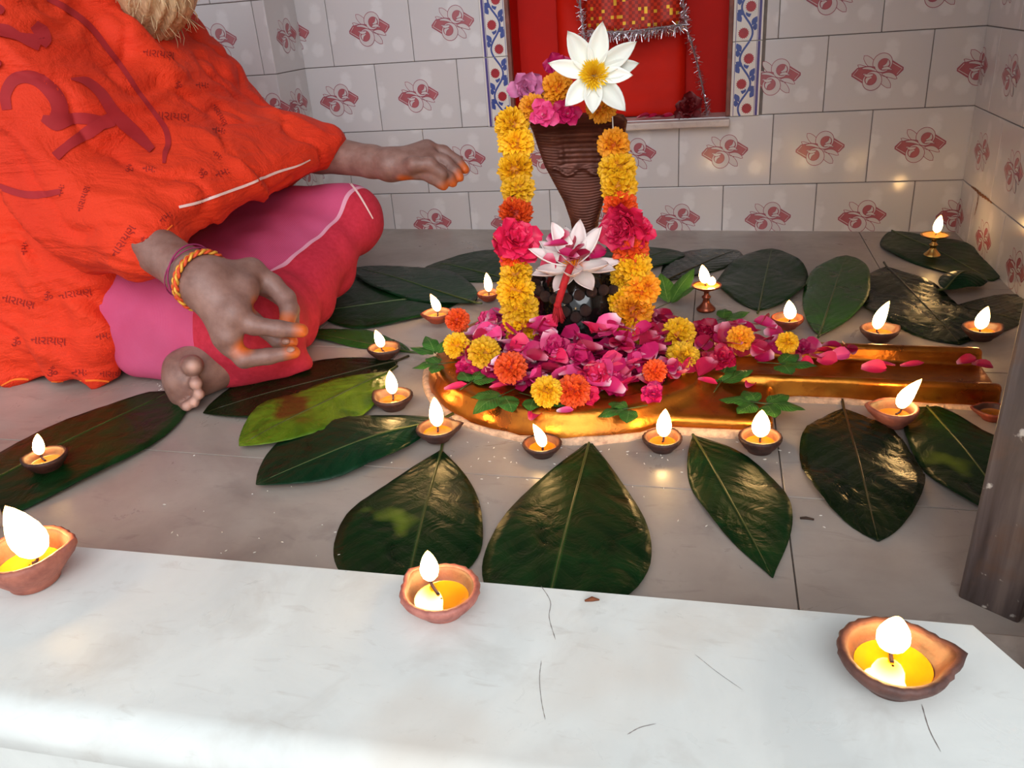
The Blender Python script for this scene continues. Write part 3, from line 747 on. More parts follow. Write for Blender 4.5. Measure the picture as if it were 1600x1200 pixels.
gpart(982, 348, -.81, 40, 'hot', 0, 'rose'); gpart(965, 362, -.815, 30, 'hot', 2, 'rose'); gpart(1000, 358, -.805, 24, 'hot', 1, 'rose')
P = [aty(u, v, -.778 - .10 * max(0, (v - 190) / 370)) - gr.location for u, v, r, c in left]; obj('thread', *tube(P, .0009, 5), simple('cotton_thread', srgb(225, 215, 200), .8), gr)
P = [aty(u, v, -.768 - .09 * max(0, (v - 220) / 340)) - gr.location for u, v, r, c in [(957, 182, 0, 0)] + right]; obj('thread', *tube(P, .0008, 5), bpy.data.materials['cotton_thread'], gr)

# ---- flowers crowning the hood
def crown(u, v, y, rpx, me, label, cat, name, d=None, spin=None):
    p = aty(u, v, y); r = rpx * (p - CAM).dot(AF) / FPX
    return tag(blossom(name, me, p, r, d or toward_cam(p, .2), None, spin), label, cat, None)
crown(824, 140, -.745, 34, rose_me(1, 'mauve', 16), 'mauve pink flower at the left of the hood top', 'flower', 'mauve_flower')
crown(870, 140, -.74, 27, marigold_me(0, 'amber'), 'amber marigold between mauve flower and white lotus', 'marigold', 'marigold')
crown(832, 168, -.765, 22, marigold_me(1, 'amber'), 'small amber marigold below the mauve flower', 'marigold', 'marigold')
crown(849, 180, -.785, 26, rose_me(2, 'pink', 14), 'open pink rose on the front lip of the hood', 'rose', 'pink_rose')
crown(886, 178, -.77, 24, rose_me(0, 'magenta', 14), 'magenta rose beside the pink rose under the lotus', 'rose', 'magenta_rose')
crown(940, 168, -.745, 25, marigold_me(2, 'amber'), 'amber marigold tucked under the white lotus', 'marigold', 'marigold')
crown(872, 106, -.70, 26, rose_me(1, 'magenta', 14), 'magenta rose half hidden behind the white lotus', 'rose', 'magenta_rose')

def lotus(name, centre, nrm, petals, mat, label, stamens=70, sr=.015, smat='stamen'):
    """petals: list of (direction, length, width, rise)"""
    e = empty(name, centre); nrm = Vector(nrm).normalized()
    for k, (d, L, W, rise) in enumerate(petals):
        d = Vector(d); d = (d - nrm * d.dot(nrm)).normalized(); x = (d + nrm * rise).normalized()
        Vp, Fp, Up = [], [], []; nu, nv = 10, 7
        for i in range(nu):
            s = i / (nu - 1); wd = W / 2 * (.25 + .75 * math.sin(math.pi / 2 * min(1, s / .5))) * (max(0, math.cos(math.pi / 2 * max(0, (s - .5) / .5))) ** .85)
            for j in range(nv):
                q = 2 * j / (nv - 1) - 1; Vp.append((L * s, wd * q, .35 * W * q * q * (wd / W * 2) - .10 * L * math.sin(math.pi * s) + .08 * L * s * s)); Up.append(s)
        z = (nrm - x * nrm.dot(x)).normalized(); y = z.cross(x)
        VV = [x * p[0] + y * p[1] + z * p[2] for p in Vp]; o = link('petal', uvmesh('petal', VV, grid_faces(nu, nv), Up, MP[mat]), e, nrm * .002 * (k % 3)); o.modifiers.new('t', 'SOLIDIFY').thickness = .0012
    D, G = [], []; t1 = nrm.orthogonal().normalized(); t2 = nrm.cross(t1); g = petal_geo(1, .16, .3, .15, 0, 4, 3, .6)
    for k in range(stamens):
        a = k * 2.39996; q = math.sqrt(k / stamens); r = t1 * math.cos(a) + t2 * math.sin(a); x = (nrm * (1.1 - .75 * q) + r * (.15 + q)).normalized()
        D.append((r * sr * .35 * q, x, -r + nrm * .3, sr * R_.uniform(.85, 1.25))); G.append(g)
    Vs, Fs, Us = rosette(D, G); link('stamens', uvmesh('stamens', Vs, Fs, Us, MP[smat]), e, nrm * .004)
    tag(e, label, 'lotus'); return e
lc = aty(928, 118, -.80); lz = (lc - CAM).dot(AF) / FPX
def pd(u, v, c0): return AR * (u - c0[0]) - AU * (v - c0[1])
pl = []
for u, v, W in ((888, 55, .030), (941, 44, .028), (992, 74, .026), (997, 104, .024), (977, 176, .028), (926, 178, .026), (884, 166, .027), (857, 102, .023), (988, 122, .022)):
    d = pd(u, v, (928, 118)); pl.append((d, d.length * lz * 1.04, W, .22))
lotus('lotus', lc, (CAM - lc).normalized() + Vector((0, 0, .15)), pl, 'white', 'large open white lotus with yellow centre on top of the hood', 110, .016)
lc2 = LC + Vector((.0, -.034, .134)); lz2 = (lc2 - CAM).dot(AF) / FPX
pl = []
for k in range(15):
    a = k * 2 * math.pi / 15 + .2; pl.append(((math.cos(a), math.sin(a), 0), .068 + .012 * math.sin(k * 3.1), .028, .18 + .45 * (k % 2) + (.25 if math.sin(a) > .3 else -.25)))
lt2 = lotus('lotus', lc2, (0.0, -.36, 1), pl, 'blush', 'blush white lotus lying open on the black stone lingam', 60, .014, 'amber')
# magenta petals lying in that lotus
def loose_petal(p, col, L, W, d, label=None, group=None, seed=None, nrm=None):
    s = R_.randrange(6) if seed is None else seed; me = petal_meshes[(col, s)]
    x = Vector(d).normalized(); z = Vector(nrm) if nrm is not None else Vector((R_.gauss(0, .45), R_.gauss(0, .45) - .25, 1)).normalized(); z = (z - x * z.dot(x)).normalized(); y = z.cross(x)
    o = link('petal', me, None, p); o.rotation_euler = Matrix((x, y, z)).transposed().to_euler(); o.scale = (L, W, min(L, W)); return o
petal_meshes = {}
for col in ('magenta', 'crimson', 'pink', 'mauve', 'hot'):
    for s in range(6):
        Vp, Fp, Up = petal_geo(1, 1, .3 + .12 * (s % 3), (.15, -.2, .3, .05, -.3, .2)[s], .08 if s % 2 else 0, 6, 6, .35, .05, s)
        Vp = [(x - .5, y, z) for x, y, z in Vp]; petal_meshes[(col, s)] = uvmesh('petal', Vp, Fp, Up, MP[col])
for k, (u, v) in enumerate([(868, 385), (880, 372), (900, 392), (915, 385), (925, 375), (905, 405), (888, 402), (870, 408), (858, 412), (930, 395), (895, 380), (912, 415), (868, 372)]):
    p = aty(u, v, LC.y - .03 + R_.uniform(-.03, .02)); o = loose_petal(p, 'crimson' if k % 3 else 'magenta', R_.uniform(.026, .036), R_.uniform(.018, .026), (R_.gauss(0, 1), R_.gauss(0, .6), R_.gauss(0, .4)))
    tag(o, 'crimson petal heaped on the blush lotus over the lingam', 'petal', 'petals on the lingam lotus')
# rudraksha beads round the lingam and the red tassel
M_bead = simple('rudraksha_bead', srgb(58, 34, 28), .5, .4, 300, .8, 350, .002)
ml = empty('bead_necklace', LC + Vector((0, 0, .09))); bm_ = mkmesh('bead', *lathe([(.0005, -1), (.5, -.87), (.87, -.5), (1, 0), (.87, .5), (.5, .87), (.0005, 1)], 10, lambda r, z, a, k: (r * (1 + .09 * math.cos(5 * a)), z)), True, (M_bead,))
for k in range(22):
    a = 2 * math.pi * k / 22; o = link('bead', bm_, ml, (.0645 * math.cos(a), .0645 * math.sin(a) , .010 - .006 * math.cos(a * 3)), (R_.uniform(0, 3),) * 3); o.scale = (.0082,) * 3
for k, (x, z) in enumerate(((-.012, -.012), (.004, -.02), (.018, -.01))):
    o = link('bead', bm_, ml, (x, -.066, z)); o.scale = (.0085,) * 3
tag(ml, 'string of dark rudraksha beads round the black lingam', 'beads')
M_tas = simple('red_thread', srgb(178, 20, 30), .75, .2, 200)
P = spline([aty(892, 415, -.875), aty(884, 435, -.885), aty(876, 460, -.885), aty(871, 478, -.882)], 5)
ts = empty('tassel', P[0]); obj('cord', *tube([p - P[0] for p in P], [.0052] * (len(P) - 3) + [.0045, .005, .006], 8), M_tas, ts)
parts = []
for k in range(24):
    a = R_.uniform(0, 6.28); q = R_.uniform(0, .005); e0 = P[-1] - P[0] + Vector((q * math.cos(a), q * math.sin(a), 0)); parts.append(tube([e0, e0 + Vector((q * .6 * math.cos(a), q * .6 * math.sin(a), -.012)), e0 + Vector((q * 1.3 * math.cos(a), q * 1.3 * math.sin(a), -.022 + R_.uniform(-.002, .002)))], .0007, 4))
obj('fringe', *join(*parts), M_tas, ts); tag(ts, 'red thread tassel hanging down the front of the black lingam', 'tassel')

# ---- heap: named marigolds, hundreds of rose petals
hm = [(757, 551, 27, 'yellow', 'yellow marigold at the left front of the petal heap'), (714, 540, 22, 'yellow', 'half buried yellow marigold near the left rim of the basin'), (715, 500, 20, 'orange', 'orange marigold beside the small lamp at the heap left edge'),
      (798, 575, 27, 'orange', 'orange marigold just below the left garland end'), (854, 612, 26, 'yellow', 'yellow marigold at the very front of the heap'), (896, 611, 28, 'orange', 'large orange marigold at the very front of the heap'),
      (1023, 580, 20, 'orange', 'orange marigold right of centre among magenta petals'), (1066, 560, 28, 'yellow', 'big yellow marigold facing front at the right of the heap'), (1060, 522, 28, 'yellow', 'yellow marigold behind the big right one'),
      (1157, 529, 22, 'amber', 'amber marigold where the spout begins'), (1230, 535, 18, 'yellow', 'small yellow marigold lying on the spout')]
for i, (u, v, rp, c, lab) in enumerate(hm):
    p = heap(u, v, .022); r = rp * (p - CAM).dot(AF) / FPX; tag(blossom('marigold', marigold_me(i, c), p, r, toward_cam(p, .4)), lab, 'marigold', 'marigolds on the petal heap')
hr = [(930, 590, 30, 'hot', 'hot pink rose at the centre of the heap'), (905, 560, 28, 'magenta', 'magenta rose in front of the lingam'), (960, 600, 26, 'magenta', 'magenta rose between centre rose and orange marigold'), (918, 622, 22, 'hot', 'hot pink rose at the front foot of the heap'),
      (870, 545, 26, 'magenta', 'magenta rose left of the lingam foot'), (1020, 615, 22, 'magenta', 'magenta rose at the right front rim'), (1100, 520, 26, 'crimson', 'crimson rose at the back right of the heap'), (1130, 560, 26, 'crimson', 'crimson rose by the amber marigold'),
      (730, 575, 22, 'magenta', 'magenta rose at the left of the heap'), (765, 505, 24, 'pink', 'pink rose beside the left garland'), (770, 525, 22, 'mauve', 'mauve rose between two yellow marigolds'), (1255, 545, 18, 'magenta', 'magenta rose lying on the spout')]
for i, (u, v, rp, c, lab) in enumerate(hr):
    p = heap(u, v, .008); r = rp * (p - CAM).dot(AF) / FPX; tag(blossom('rose', rose_me(i % 3, c, 18), p, r, toward_cam(p, .5)), lab, 'rose', 'roses on the petal heap')
def col_at(x):
    q = R_.random()
    if x < -.80: return 'mauve' if q < .28 else 'pink' if q < .5 else 'magenta' if q < .85 else 'crimson'
    if x > -.6: return 'crimson' if q < .5 else 'magenta' if q < .88 else 'pink'
    return 'magenta' if q < .5 else 'crimson' if q < .72 else 'hot' if q < .88 else 'pink'
cnt = 0
while cnt < 215:
    a = R_.uniform(0, 2 * math.pi); r = math.sqrt(R_.uniform(.066 ** 2, .172 ** 2)); x, y = YC.x + r * math.cos(a), YC.y + r * math.sin(a)
    if math.hypot(x - LC.x, y - LC.y) < .068 or math.hypot(x - CB.x, y - CB.y) < .03: continue
    if r > .15 and R_.random() < .45: continue
    p = Vector((x, y, surf(x, y) + R_.uniform(.004, .018)))
    c = col_at(x); o = loose_petal(p, c, R_.uniform(.026, .042), R_.uniform(.022, .034), (R_.gauss(0, 1), R_.gauss(0, 1), R_.gauss(0, .25)))
    wh = 'left of the lingam' if x < LC.x - .07 else 'right of the lingam' if x > LC.x + .07 else 'in front of the lingam' if y < LC.y else 'behind the lingam'
    tag(o, '%s rose petal in the heap %s' % ({'hot': 'hot pink'}.get(c, c), wh), 'petal', 'rose petals heaped on the brass basin'); cnt += 1
# the buried layers of the heap, past counting
D, G = [], []; pgs = [petal_geo(1, .8, .3, .1, 0, 4, 4, .35, .05, k) for k in range(4)]
for k in range(900):
    a = R_.uniform(0, 2 * math.pi); r = math.sqrt(R_.uniform(.058 ** 2, .155 ** 2)); x, y = YC.x + r * math.cos(a), YC.y + r * math.sin(a)
    if math.hypot(x - LC.x, y - LC.y) < .062: continue
    b = fz(x) + YT - .002; z = b + (surf(x, y) - b) * R_.uniform(.25, .95); D.append((Vector((x, y, z)), (R_.gauss(0, 1), R_.gauss(0, 1), R_.gauss(0, .15)), (R_.gauss(0, .3), R_.gauss(0, .3), 1), R_.uniform(.024, .036))); G.append(pgs[k % 4])
st = link('petal_heap', uvmesh('petal_heap', *rosette(D, G), MP['magenta'])); tag(st, 'packed magenta petals filling the heap under the top layer', 'petals', None, 'stuff')
for k in range(46):                                                  # the heap runs on towards the spout
    x = R_.uniform(-.60, -.43); y = R_.uniform(-.90, -.74) - .04 * (x < -.52)
    if math.hypot(x - YC.x, y - YC.y) > YR - .01 and not SPY0 + .01 < y < SPY1: continue
    c = 'crimson' if R_.random() < .6 else 'magenta'; p = Vector((x, y, surf(x, y) + R_.uniform(.003, .022)))
    o = loose_petal(p, c, R_.uniform(.026, .04), R_.uniform(.022, .03), (R_.gauss(0, 1), R_.gauss(0, 1), R_.gauss(0, .25))); tag(o, '%s petal where the heap meets the spout' % c, 'petal', 'petals at the spout start')
# petals along the spout and strays
for k, (u, v, c) in enumerate([(1180, 545, 'magenta'), (1200, 535, 'crimson'), (1195, 556, 'magenta'), (1270, 540, 'magenta'), (1285, 548, 'crimson'), (1300, 540, 'magenta'), (1310, 556, 'pink'), (1275, 560, 'pink'), (1262, 570, 'hot'), (1325, 548, 'crimson'), (1340, 545, 'hot'), (1292, 565, 'hot'), (1365, 578, 'hot'), (1378, 570, 'hot'), (1240, 560, 'magenta'), (1218, 548, 'crimson')]):
    p = heap(u, v, .004); o = loose_petal(p, c, R_.uniform(.024, .034), R_.uniform(.018, .026), (R_.gauss(0, 1), R_.gauss(0, .6), R_.gauss(0, .1))); tag(o, 'rose petal lying along the brass spout', 'petal', 'petals along the spout')
for u, v, c, L, W, d, lab in [(1425, 570, 'hot', .03, .012, (1, .1, .1), 'long hot pink petal on the spout near the tilted lamp'), (1510, 566, 'crimson', .026, .018, (1, .3, .1), 'crimson petal at the far end of the spout'), (1535, 570, 'crimson', .026, .018, (1, -.4, .1), 'crimson petal beside the door post end of the spout'),
                              (835, 648, 'hot', .022, .018, (.3, 1, .3), 'hot pink petal on the front rim above the lamp'), (883, 642, 'pink', .022, .012, (1, .2, 0), 'pale pink petal on the front rim of the basin'), (735, 590, 'hot', .026, .016, (.1, .6, 1), 'upright pink petal near the left rim'),
                              (712, 605, 'hot', .032, .015, (1, .3, .1), 'long pink petal on the left rim beside the sprig'), (780, 605, 'hot', .03, .016, (1, .5, .1), 'pink petal above the trifoliate leaves'), (1172, 600, 'hot', .02, .015, (.5, 1, .2), 'short pink petal at the start of the spout edge'),
                              (1105, 595, 'hot', .03, .012, (1, -.6, .1), 'narrow pink petal by the right green sprig'), (942, 690, 'hot', .012, .008, (1, .2, 0), 'tiny pink petal scrap on the marble floor')]:
    p = heap(u, v, .003); tag(loose_petal(p, c, L, W, d, nrm=(0, -.3, 1)), lab, 'petal')

# ------------------------------------------------------------------ leaves
def leaf_mat(name, dark, mid, vein, rough=.36, patch=None, pf=.62):
    t = NT(name); uv = t.n('ShaderNodeUVMap'); sp = t.n('ShaderNodeSeparateXYZ'); t.l(uv.outputs[0], sp.inputs[0]); u, v = sp.outputs[0], sp.outputs[1]
    av = t.math('ABSOLUTE', v); w1 = t.math('SUBTRACT', t.math('MULTIPLY', u, 11), t.math('MULTIPLY', av, 2.6)); fr = t.math('ABSOLUTE', t.math('SUBTRACT', t.math('FRACT', w1), .5))
    lat = t.ramp(fr, [(0, (1, 1, 1, 1)), (.035, (0, 0, 0, 1))]); cen = t.ramp(av, [(.012, (1, 1, 1, 1)), (.035, (0, 0, 0, 1))])
    n = t.noise(t.coord(), 22, 5, .6, .8); c = t.ramp(n, [(.35, dark), (.7, mid)])
    if patch:
        n2 = t.noise(t.coord(), 9, 3, .5); c = t.mix(t.ramp(n2, [(pf, (0, 0, 0, 1)), (pf + .08, (1, 1, 1, 1))]), c, patch)
    c = t.mix(t.math('MULTIPLY', lat, .12), c, vein); c = t.mix(cen, c, vein)
    t.set(Base_Color=c, Roughness=t.ramp(n, [(.3, (rough * .75,) * 3 + (1,)), (.7, (rough * 1.4,) * 3 + (1,))])); t.b.inputs['Specular IOR Level'].default_value = .18
    h = t.math('ADD', t.math('MULTIPLY', t.ramp(fr, [(0, (0, 0, 0, 1)), (.5, (1, 1, 1, 1))]), .12), n); t.bump(h, .7, .005); return t.m
ML = {'dark': leaf_mat('dark_green_leaf', srgb(6, 34, 12), srgb(14, 54, 20), srgb(48, 80, 34)), 'deep': leaf_mat('deep_green_leaf', srgb(5, 36, 18), srgb(10, 52, 28), srgb(38, 74, 42), .32),
      'brown': leaf_mat('brown_green_leaf', srgb(10, 24, 9), srgb(22, 38, 14), srgb(66, 66, 36), .26), 'patchy': leaf_mat('patchy_green_leaf', srgb(6, 32, 11), srgb(14, 48, 17), srgb(52, 76, 34), .34, srgb(96, 112, 34), .66),
      'yellow': leaf_mat('yellow_green_leaf', srgb(66, 96, 18), srgb(112, 138, 30), srgb(128, 110, 54), .28, srgb(96, 62, 22), .6), 'mid': leaf_mat('mid_green_leaf', srgb(28, 66, 24), srgb(44, 92, 34), srgb(88, 120, 56), .3),
      'sprig': leaf_mat('sprig_leaf', srgb(52, 96, 36), srgb(84, 130, 54), srgb(130, 160, 90), .35)}
M_rib = simple('leaf_rib', srgb(62, 76, 36), .4, .2, 60); M_ribd = simple('leaf_rib_dark', srgb(50, 46, 28), .4, .2, 60)
def leaf_geo(L, wl, wr, sm, bend=0, lift=.002, wave=.004, arch=.004, tipup=0.0, p2=.8, seed=0, nu=30, nv=15, vein=.0004, p1=.75, fold=0.0):
    """blade along +x, left = +y; returns verts, faces, u, v and the midrib path"""
    rr = random.Random(seed); ph = [rr.uniform(0, 6.28) for _ in range(6)]; V, U, W, mid = [], [], [], []
    for i in range(nu):
        s = i / (nu - 1); f = math.sin(math.pi / 2 * min(1, s / sm)) ** p1 if s < sm else max(0, math.cos(math.pi / 2 * (s - sm) / (1 - sm))) ** p2
        f = max(f, .012); cy = bend * L * math.sin(math.pi * s)
        for j in range(nv):
            q = 2 * j / (nv - 1) - 1; wd = wl if q > 0 else wr; y = cy + wd * f * q * (1 + .03 * math.sin(9 * s + ph[0] + q))
            e = abs(q); z = lift + arch * math.sin(math.pi * s) * (1 - e * e) + wave * (e ** 1.5) * f * (.5 + .5 * math.sin(s * 13 + ph[1 if q > 0 else 2])) + fold * e * wd * f
            z += vein * math.cos(2 * math.pi * (s * 11 - e * 2.6)) * f * min(1, e * 3) * .8 + .0012 * math.sin(s * 7 + ph[3]) * f
            z += tipup * max(0, (s - .75) / .25) ** 2
            V.append((L * s, y, max(z, .0012 + .0004 * e))); U.append(s); W.append(q)
            if j == nv // 2: mid.append((L * s, y, V[-1][2] + .0003))
    return V, grid_faces(nu, nv), U, W, mid
def floor_leaf(base, tip, lp, rp, kind, label, lift=.002, stem=.02, group='broad leaves laid on the marble floor', name='broad_leaf', **kw):
    b, t = at(*base), at(*tip); ax = t - b; ax.z = 0; L = ax.length; ax.normalize(); n = Vector((-ax.y, ax.x, 0))
    l, r = at(*lp) - b, at(*rp) - b; sm = min(.75, max(.25, (l.dot(ax) + r.dot(ax)) / 2 / L))
    wl, wr = max(.012, l.dot(n)), max(.012, -r.dot(n)); e = empty(name, (b.x, b.y, fz(b.x)), (0, math.atan(.0185 * ax.x), math.atan2(ax.y, ax.x)))
    V, F, U, W, mid = leaf_geo(L, wl, wr, sm, lift=lift, seed=int(base[0] * 7 + base[1]), **kw)
    o = link('blade', uvmesh('blade', V, F, U, ML[kind], W), e); sd = o.modifiers.new('t', 'SOLIDIFY'); sd.thickness = .0006; sd.offset = 1
    m = [(-stem, 0, lift + .003)] + mid[:-2]; k = len(m); obj('midrib', *tube(m, [.0022] + [.0019 * (1 - .8 * i / k) for i in range(k - 1)], 6), M_ribd if kind == 'brown' else M_rib, e)
    return tag(e, label, 'leaf', group)
FL = floor_leaf
FL((-190, 850), (268, 612), (75, 672), (160, 745), 'dark', 'long dark leaf under the small lamp at the left edge', p2=.36, p1=.4, wave=.003)
FL((622, 566), (318, 648), (480, 650), (440, 575), 'brown', 'dark brownish leaf pointing at the foot', lift=.003)
FL((608, 590), (376, 706), (520, 684), (452, 622), 'yellow', 'yellow green leaf left of the basin', lift=.009)
FL((690, 664), (402, 766), (540, 752), (485, 670), 'deep', 'deep green leaf pointing left below the yellow green one', lift=.008, arch=.010)
FL((690, 705), (632, 935), (757, 845), (520, 850), 'patchy', 'broad leaf with pale patches behind the centre front lamp', p2=.5, p1=.95)
FL((922, 690), (850, 975), (1016, 855), (752, 880), 'dark', 'large dark leaf with its stalk touching the basin front', p2=.4, lift=.003, p1=1.1)
FL((1083, 682), (1207, 905), (1225, 770), (1085, 775), 'dark', 'pointed dark leaf between the two front right lamps', p2=1.0, wave=.006, p1=.9)
FL((1318, 640), (1372, 848), (1440, 745), (1246, 712), 'brown', 'wide glossy crinkled leaf in front of the spout', p2=.75, wave=.012, vein=.0016)
FL((1444, 632), (1590, 815), (1575, 700), (1437, 735), 'patchy', 'leaf with pale midrib beside the wooden door post', p2=.6, wave=.008)
FL((1394, 362), (1552, 440), (1470, 368), (1432, 420), 'dark', 'leaf under the brass lamp in the far corner', p2=.6, wave=.006)
FL((1385, 418), (1500, 540), (1478, 460), (1362, 500), 'brown', 'large veined leaf between the two lamps behind the spout', p2=.55, wave=.01, vein=.0013)
FL((1280, 528), (1322, 403), (1252, 462), (1362, 450), 'mid', 'rounded fresh green leaf behind the spout lamp', p2=.5, lift=.006, wave=.006)
FL((1185, 488), (1206, 390), (1122, 440), (1262, 442), 'dark', 'rounded dark leaf right of the brass stand lamp', p2=.6, lift=.003, wave=.008)
FL((1040, 440), (1152, 392), (1092, 384), (1120, 428), 'brown', 'dull brown leaf behind the brass stand lamp', lift=.002)
FL((1475, 462), (1530, 440), (1495, 432), (1515, 465), 'deep', 'small curled dark leaf near the right wall', lift=.012, arch=.02)
FL((1490, 480), (1600, 505), (1560, 455), (1540, 545), 'brown', 'dark leaf under the lamp by the right wall', p2=.5)
FL((735, 462), (500, 487), (600, 513), (560, 425), 'dark', 'broad dark leaf behind the left lamps', p2=.5)
FL((742, 480), (556, 424), (690, 492), (640, 416), 'deep', 'upper dark leaf overlapping the one behind the left lamps', lift=.009, p2=.7)
FL((800, 440), (680, 412), (725, 447), (740, 383), 'dark', 'dark leaf behind the left garland', p2=.5)
FL((965, 430), (1045, 390), (985, 372), (1030, 425), 'dark', 'dark leaf behind the right garland', p2=.5)
FL((642, 553), (462, 522), (560, 546), (540, 515), 'mid', 'narrow leaf pointing at the seated person', lift=.003)
# trifoliate sprigs
def sprig(u, v, ang, sc, label, up=.25, kind='sprig', tilt=None):
    p = heap(u, v, .004); e = empty('leaf_sprig', p, (0, 0, ang))
    for k, da in enumerate((0, 1.0, -1.0)):
        V, F, U, W, mid = leaf_geo((.052, .042, .042)[k] * sc, .015 * sc, .015 * sc, .42, lift=.001, wave=.003, arch=.004, nu=12, nv=9, vein=.0003, seed=k + int(u), p2=.9)
        V = [(x + .004, y, z + up * x) for x, y, z in V]; o = link('leaflet', uvmesh('leaflet', V, F, U, ML[kind], W), e, (0, 0, 0), (0, 0, da))
    obj('stem', *tube([(-.03 * sc, 0, .001), (0, 0, .002), (.01, 0, .003)], .0008, 5), M_rib, e); return tag(e, label, 'sprig', 'trifoliate sprigs round the heap')
for u, v, a, sc, lab, up in [(682, 555, 2.2, .85, 'green sprig at the left rim by the small lamp', .3), (690, 570, 3.6, .75, 'green sprig drooping over the left rim of the basin', .0), (787, 618, -2.1, 1.05, 'green trifoliate sprig hanging over the front left rim', -.1), (835, 622, -.5, .9, 'green sprig under the front yellow marigold', 0),
                           (985, 640, -2.6, .8, 'small green sprig at the front right rim', -.05), (1125, 600, 1.3, 1.0, 'green sprig standing at the right of the heap', .35), (1185, 632, 3.0, .9, 'green sprig lying over the lower lip', .0), (1195, 632, -.3, .9, 'green sprig pointing right off the lower lip', .0),
                           (1215, 570, -.2, .9, 'green sprig lying on the spout start', .05), (1130, 500, .5, .9, 'green sprig at the back right of the heap', .1), (735, 600, 1.2, .8, 'green sprig under the left petals', .1), (1045, 475, .9, 1.25, 'pale green leaf sprig rising beside the brass stand lamp', .75)]:
    sprig(u, v, a, sc, lab, up)
# red rose and wilted petals on the niche ledge
p = aty(1076, 176, .02); tag(blossom('rose', rose_me(2, 'darkred', 24), Vector((p.x, p.y, NZ0 + .019)), .033, (-.1, -1, .25)), 'dark red rose resting on the niche ledge', 'rose')
for k, (u, v) in enumerate([(1005, 193), (1018, 188), (1030, 190), (1042, 186)]):
    p = aty(u, v, .01); o = loose_petal(Vector((p.x, p.y, NZ0 + .004)), 'crimson', .03, .02, (1, R_.gauss(0, .5), .1)); tag(o, 'wilted dark petal on the niche ledge beside the rose', 'petal', 'wilted petals on the ledge')

# ------------------------------------------------------------------ oil lamps
def clay(name, a, b):
    t = NT(name); v = t.coord(); n = t.noise(v, 55, 6, .65); c = t.ramp(n, [(.32, b), (.62, a)])
    t.set(Base_Color=c, Roughness=.55); t.bump(t.noise(v, 160, 4), .4, .0015); return t.m
MC = {'terracotta': clay('terracotta_clay', srgb(176, 104, 84), srgb(134, 72, 60)), 'dark': clay('sooty_clay', srgb(78, 44, 36), srgb(40, 24, 22)), 'brown': clay('oiled_brown_clay', srgb(104, 66, 56), srgb(66, 42, 38)), 'rose': clay('rosy_clay', srgb(186, 116, 102), srgb(128, 62, 56)), 'orange': clay('orange_clay', srgb(160, 70, 44), srgb(96, 42, 32))}
def oil_mat(name, col, e=0):
    t = NT(name); t.set(Base_Color=col, Roughness=.04); t.b.inputs['Subsurface Weight'].default_value = .3; t.b.inputs['Subsurface Radius'].default_value = (.02, .012, .003); t.b.inputs['Coat Weight'].default_value = 1
    t.set(Base_Color=t.ramp(t.noise(t.coord(), 30, 2), [(.3, tuple(x * .8 for x in col[:3]) + (1,)), (.7, col)])); return t.m
M_inner = clay('oil_soaked_clay', srgb(92, 50, 32), srgb(56, 30, 22))
MO = {'ghee': oil_mat('yellow_ghee', srgb(206, 140, 16)), 'oil': oil_mat('golden_oil', srgb(196, 112, 26))}
M_wick = simple('charred_wick', srgb(50, 40, 52), .9, .4, 200)
def flame_mat():
    t = NT('flame'); tc = t.n('ShaderNodeTexCoord'); sp = t.n('ShaderNodeSeparateXYZ'); t.l(tc.outputs['Generated'], sp.inputs[0])
    c = t.ramp(sp.outputs[2], [(0, (1, .42, .12, 1)), (.15, (1, .58, .2, 1)), (.6, (1, .62, .24, 1)), (1, (1, .42, .09, 1))])
    st = t.ramp(sp.outputs[2], [(0, (.12, .12, .12, 1)), (.2, (.8, .8, .8, 1)), (.6, (1, 1, 1, 1)), (1, (.3, .3, .3, 1))])
    em = t.n('ShaderNodeEmission'); t.l(c, em.inputs[0]); t.l(t.math('MULTIPLY', st, FLAME), em.inputs[1])
    t.l(em.outputs[0], t.t.nodes['Material Output'].inputs[0]); return t.m
FLAME = 48.0
M_flame = flame_mat()
def flame(parent, p, h, w, lean, fork=0):
    prof = [(.05, 0), (.5, .06), (.84, .17), (.98, .30), (1, .42), (.88, .58), (.62, .76), (.3, .91), (.01, 1)]; V = []; n = 14
    for r, z in prof:
        for j in range(n):
            a = 2 * math.pi * j / n; V.append((r * w / 2 * math.cos(a) + lean[0] * h * z * z, r * w / 2 * math.sin(a) + lean[1] * h * z * z, z * h))
    F = grid_faces(len(prof), n, wrap_v=True)
    o = obj('flame', V, F, M_flame, parent, True, p); o['label'] = 'bright yellow white flame'; return o
def diya_mesh(R, H, spout, oil, rough, rr):
    n = 56; foot = .56 * R; ph = rr.uniform(0, 6)
    prof = [(.001, 0), (foot * .9, 0), (foot, .04 * H), (foot * 1.03, .12 * H), (.80 * R, .42 * H), (.96 * R, .70 * H), (R, .86 * H), (.985 * R, .96 * H), (.93 * R, H), (.84 * R, .97 * H), (.79 * R, .86 * H), (.74 * R, .64 * H), (.64 * R, .42 * H), (.4 * R, .28 * H), (.001, .26 * H)]
    def wob(r, z, a, k):
        q = z / H; b = math.exp(-(a if a < math.pi else a - 2 * math.pi) ** 2 / .10); f = 1 + spout * b * max(0, q - .35) / .65
        g = 1 + rough * .012 * math.sin(3 * a + ph) + (rough * .02 * math.cos(22 * a) if 6 <= k <= 8 else 0)
        return r * f * g, z + (.08 * H * b * spout * 3 if k >= 6 and k <= 9 else 0)
    return lathe(prof, n, wob)
lamp_no = [0]
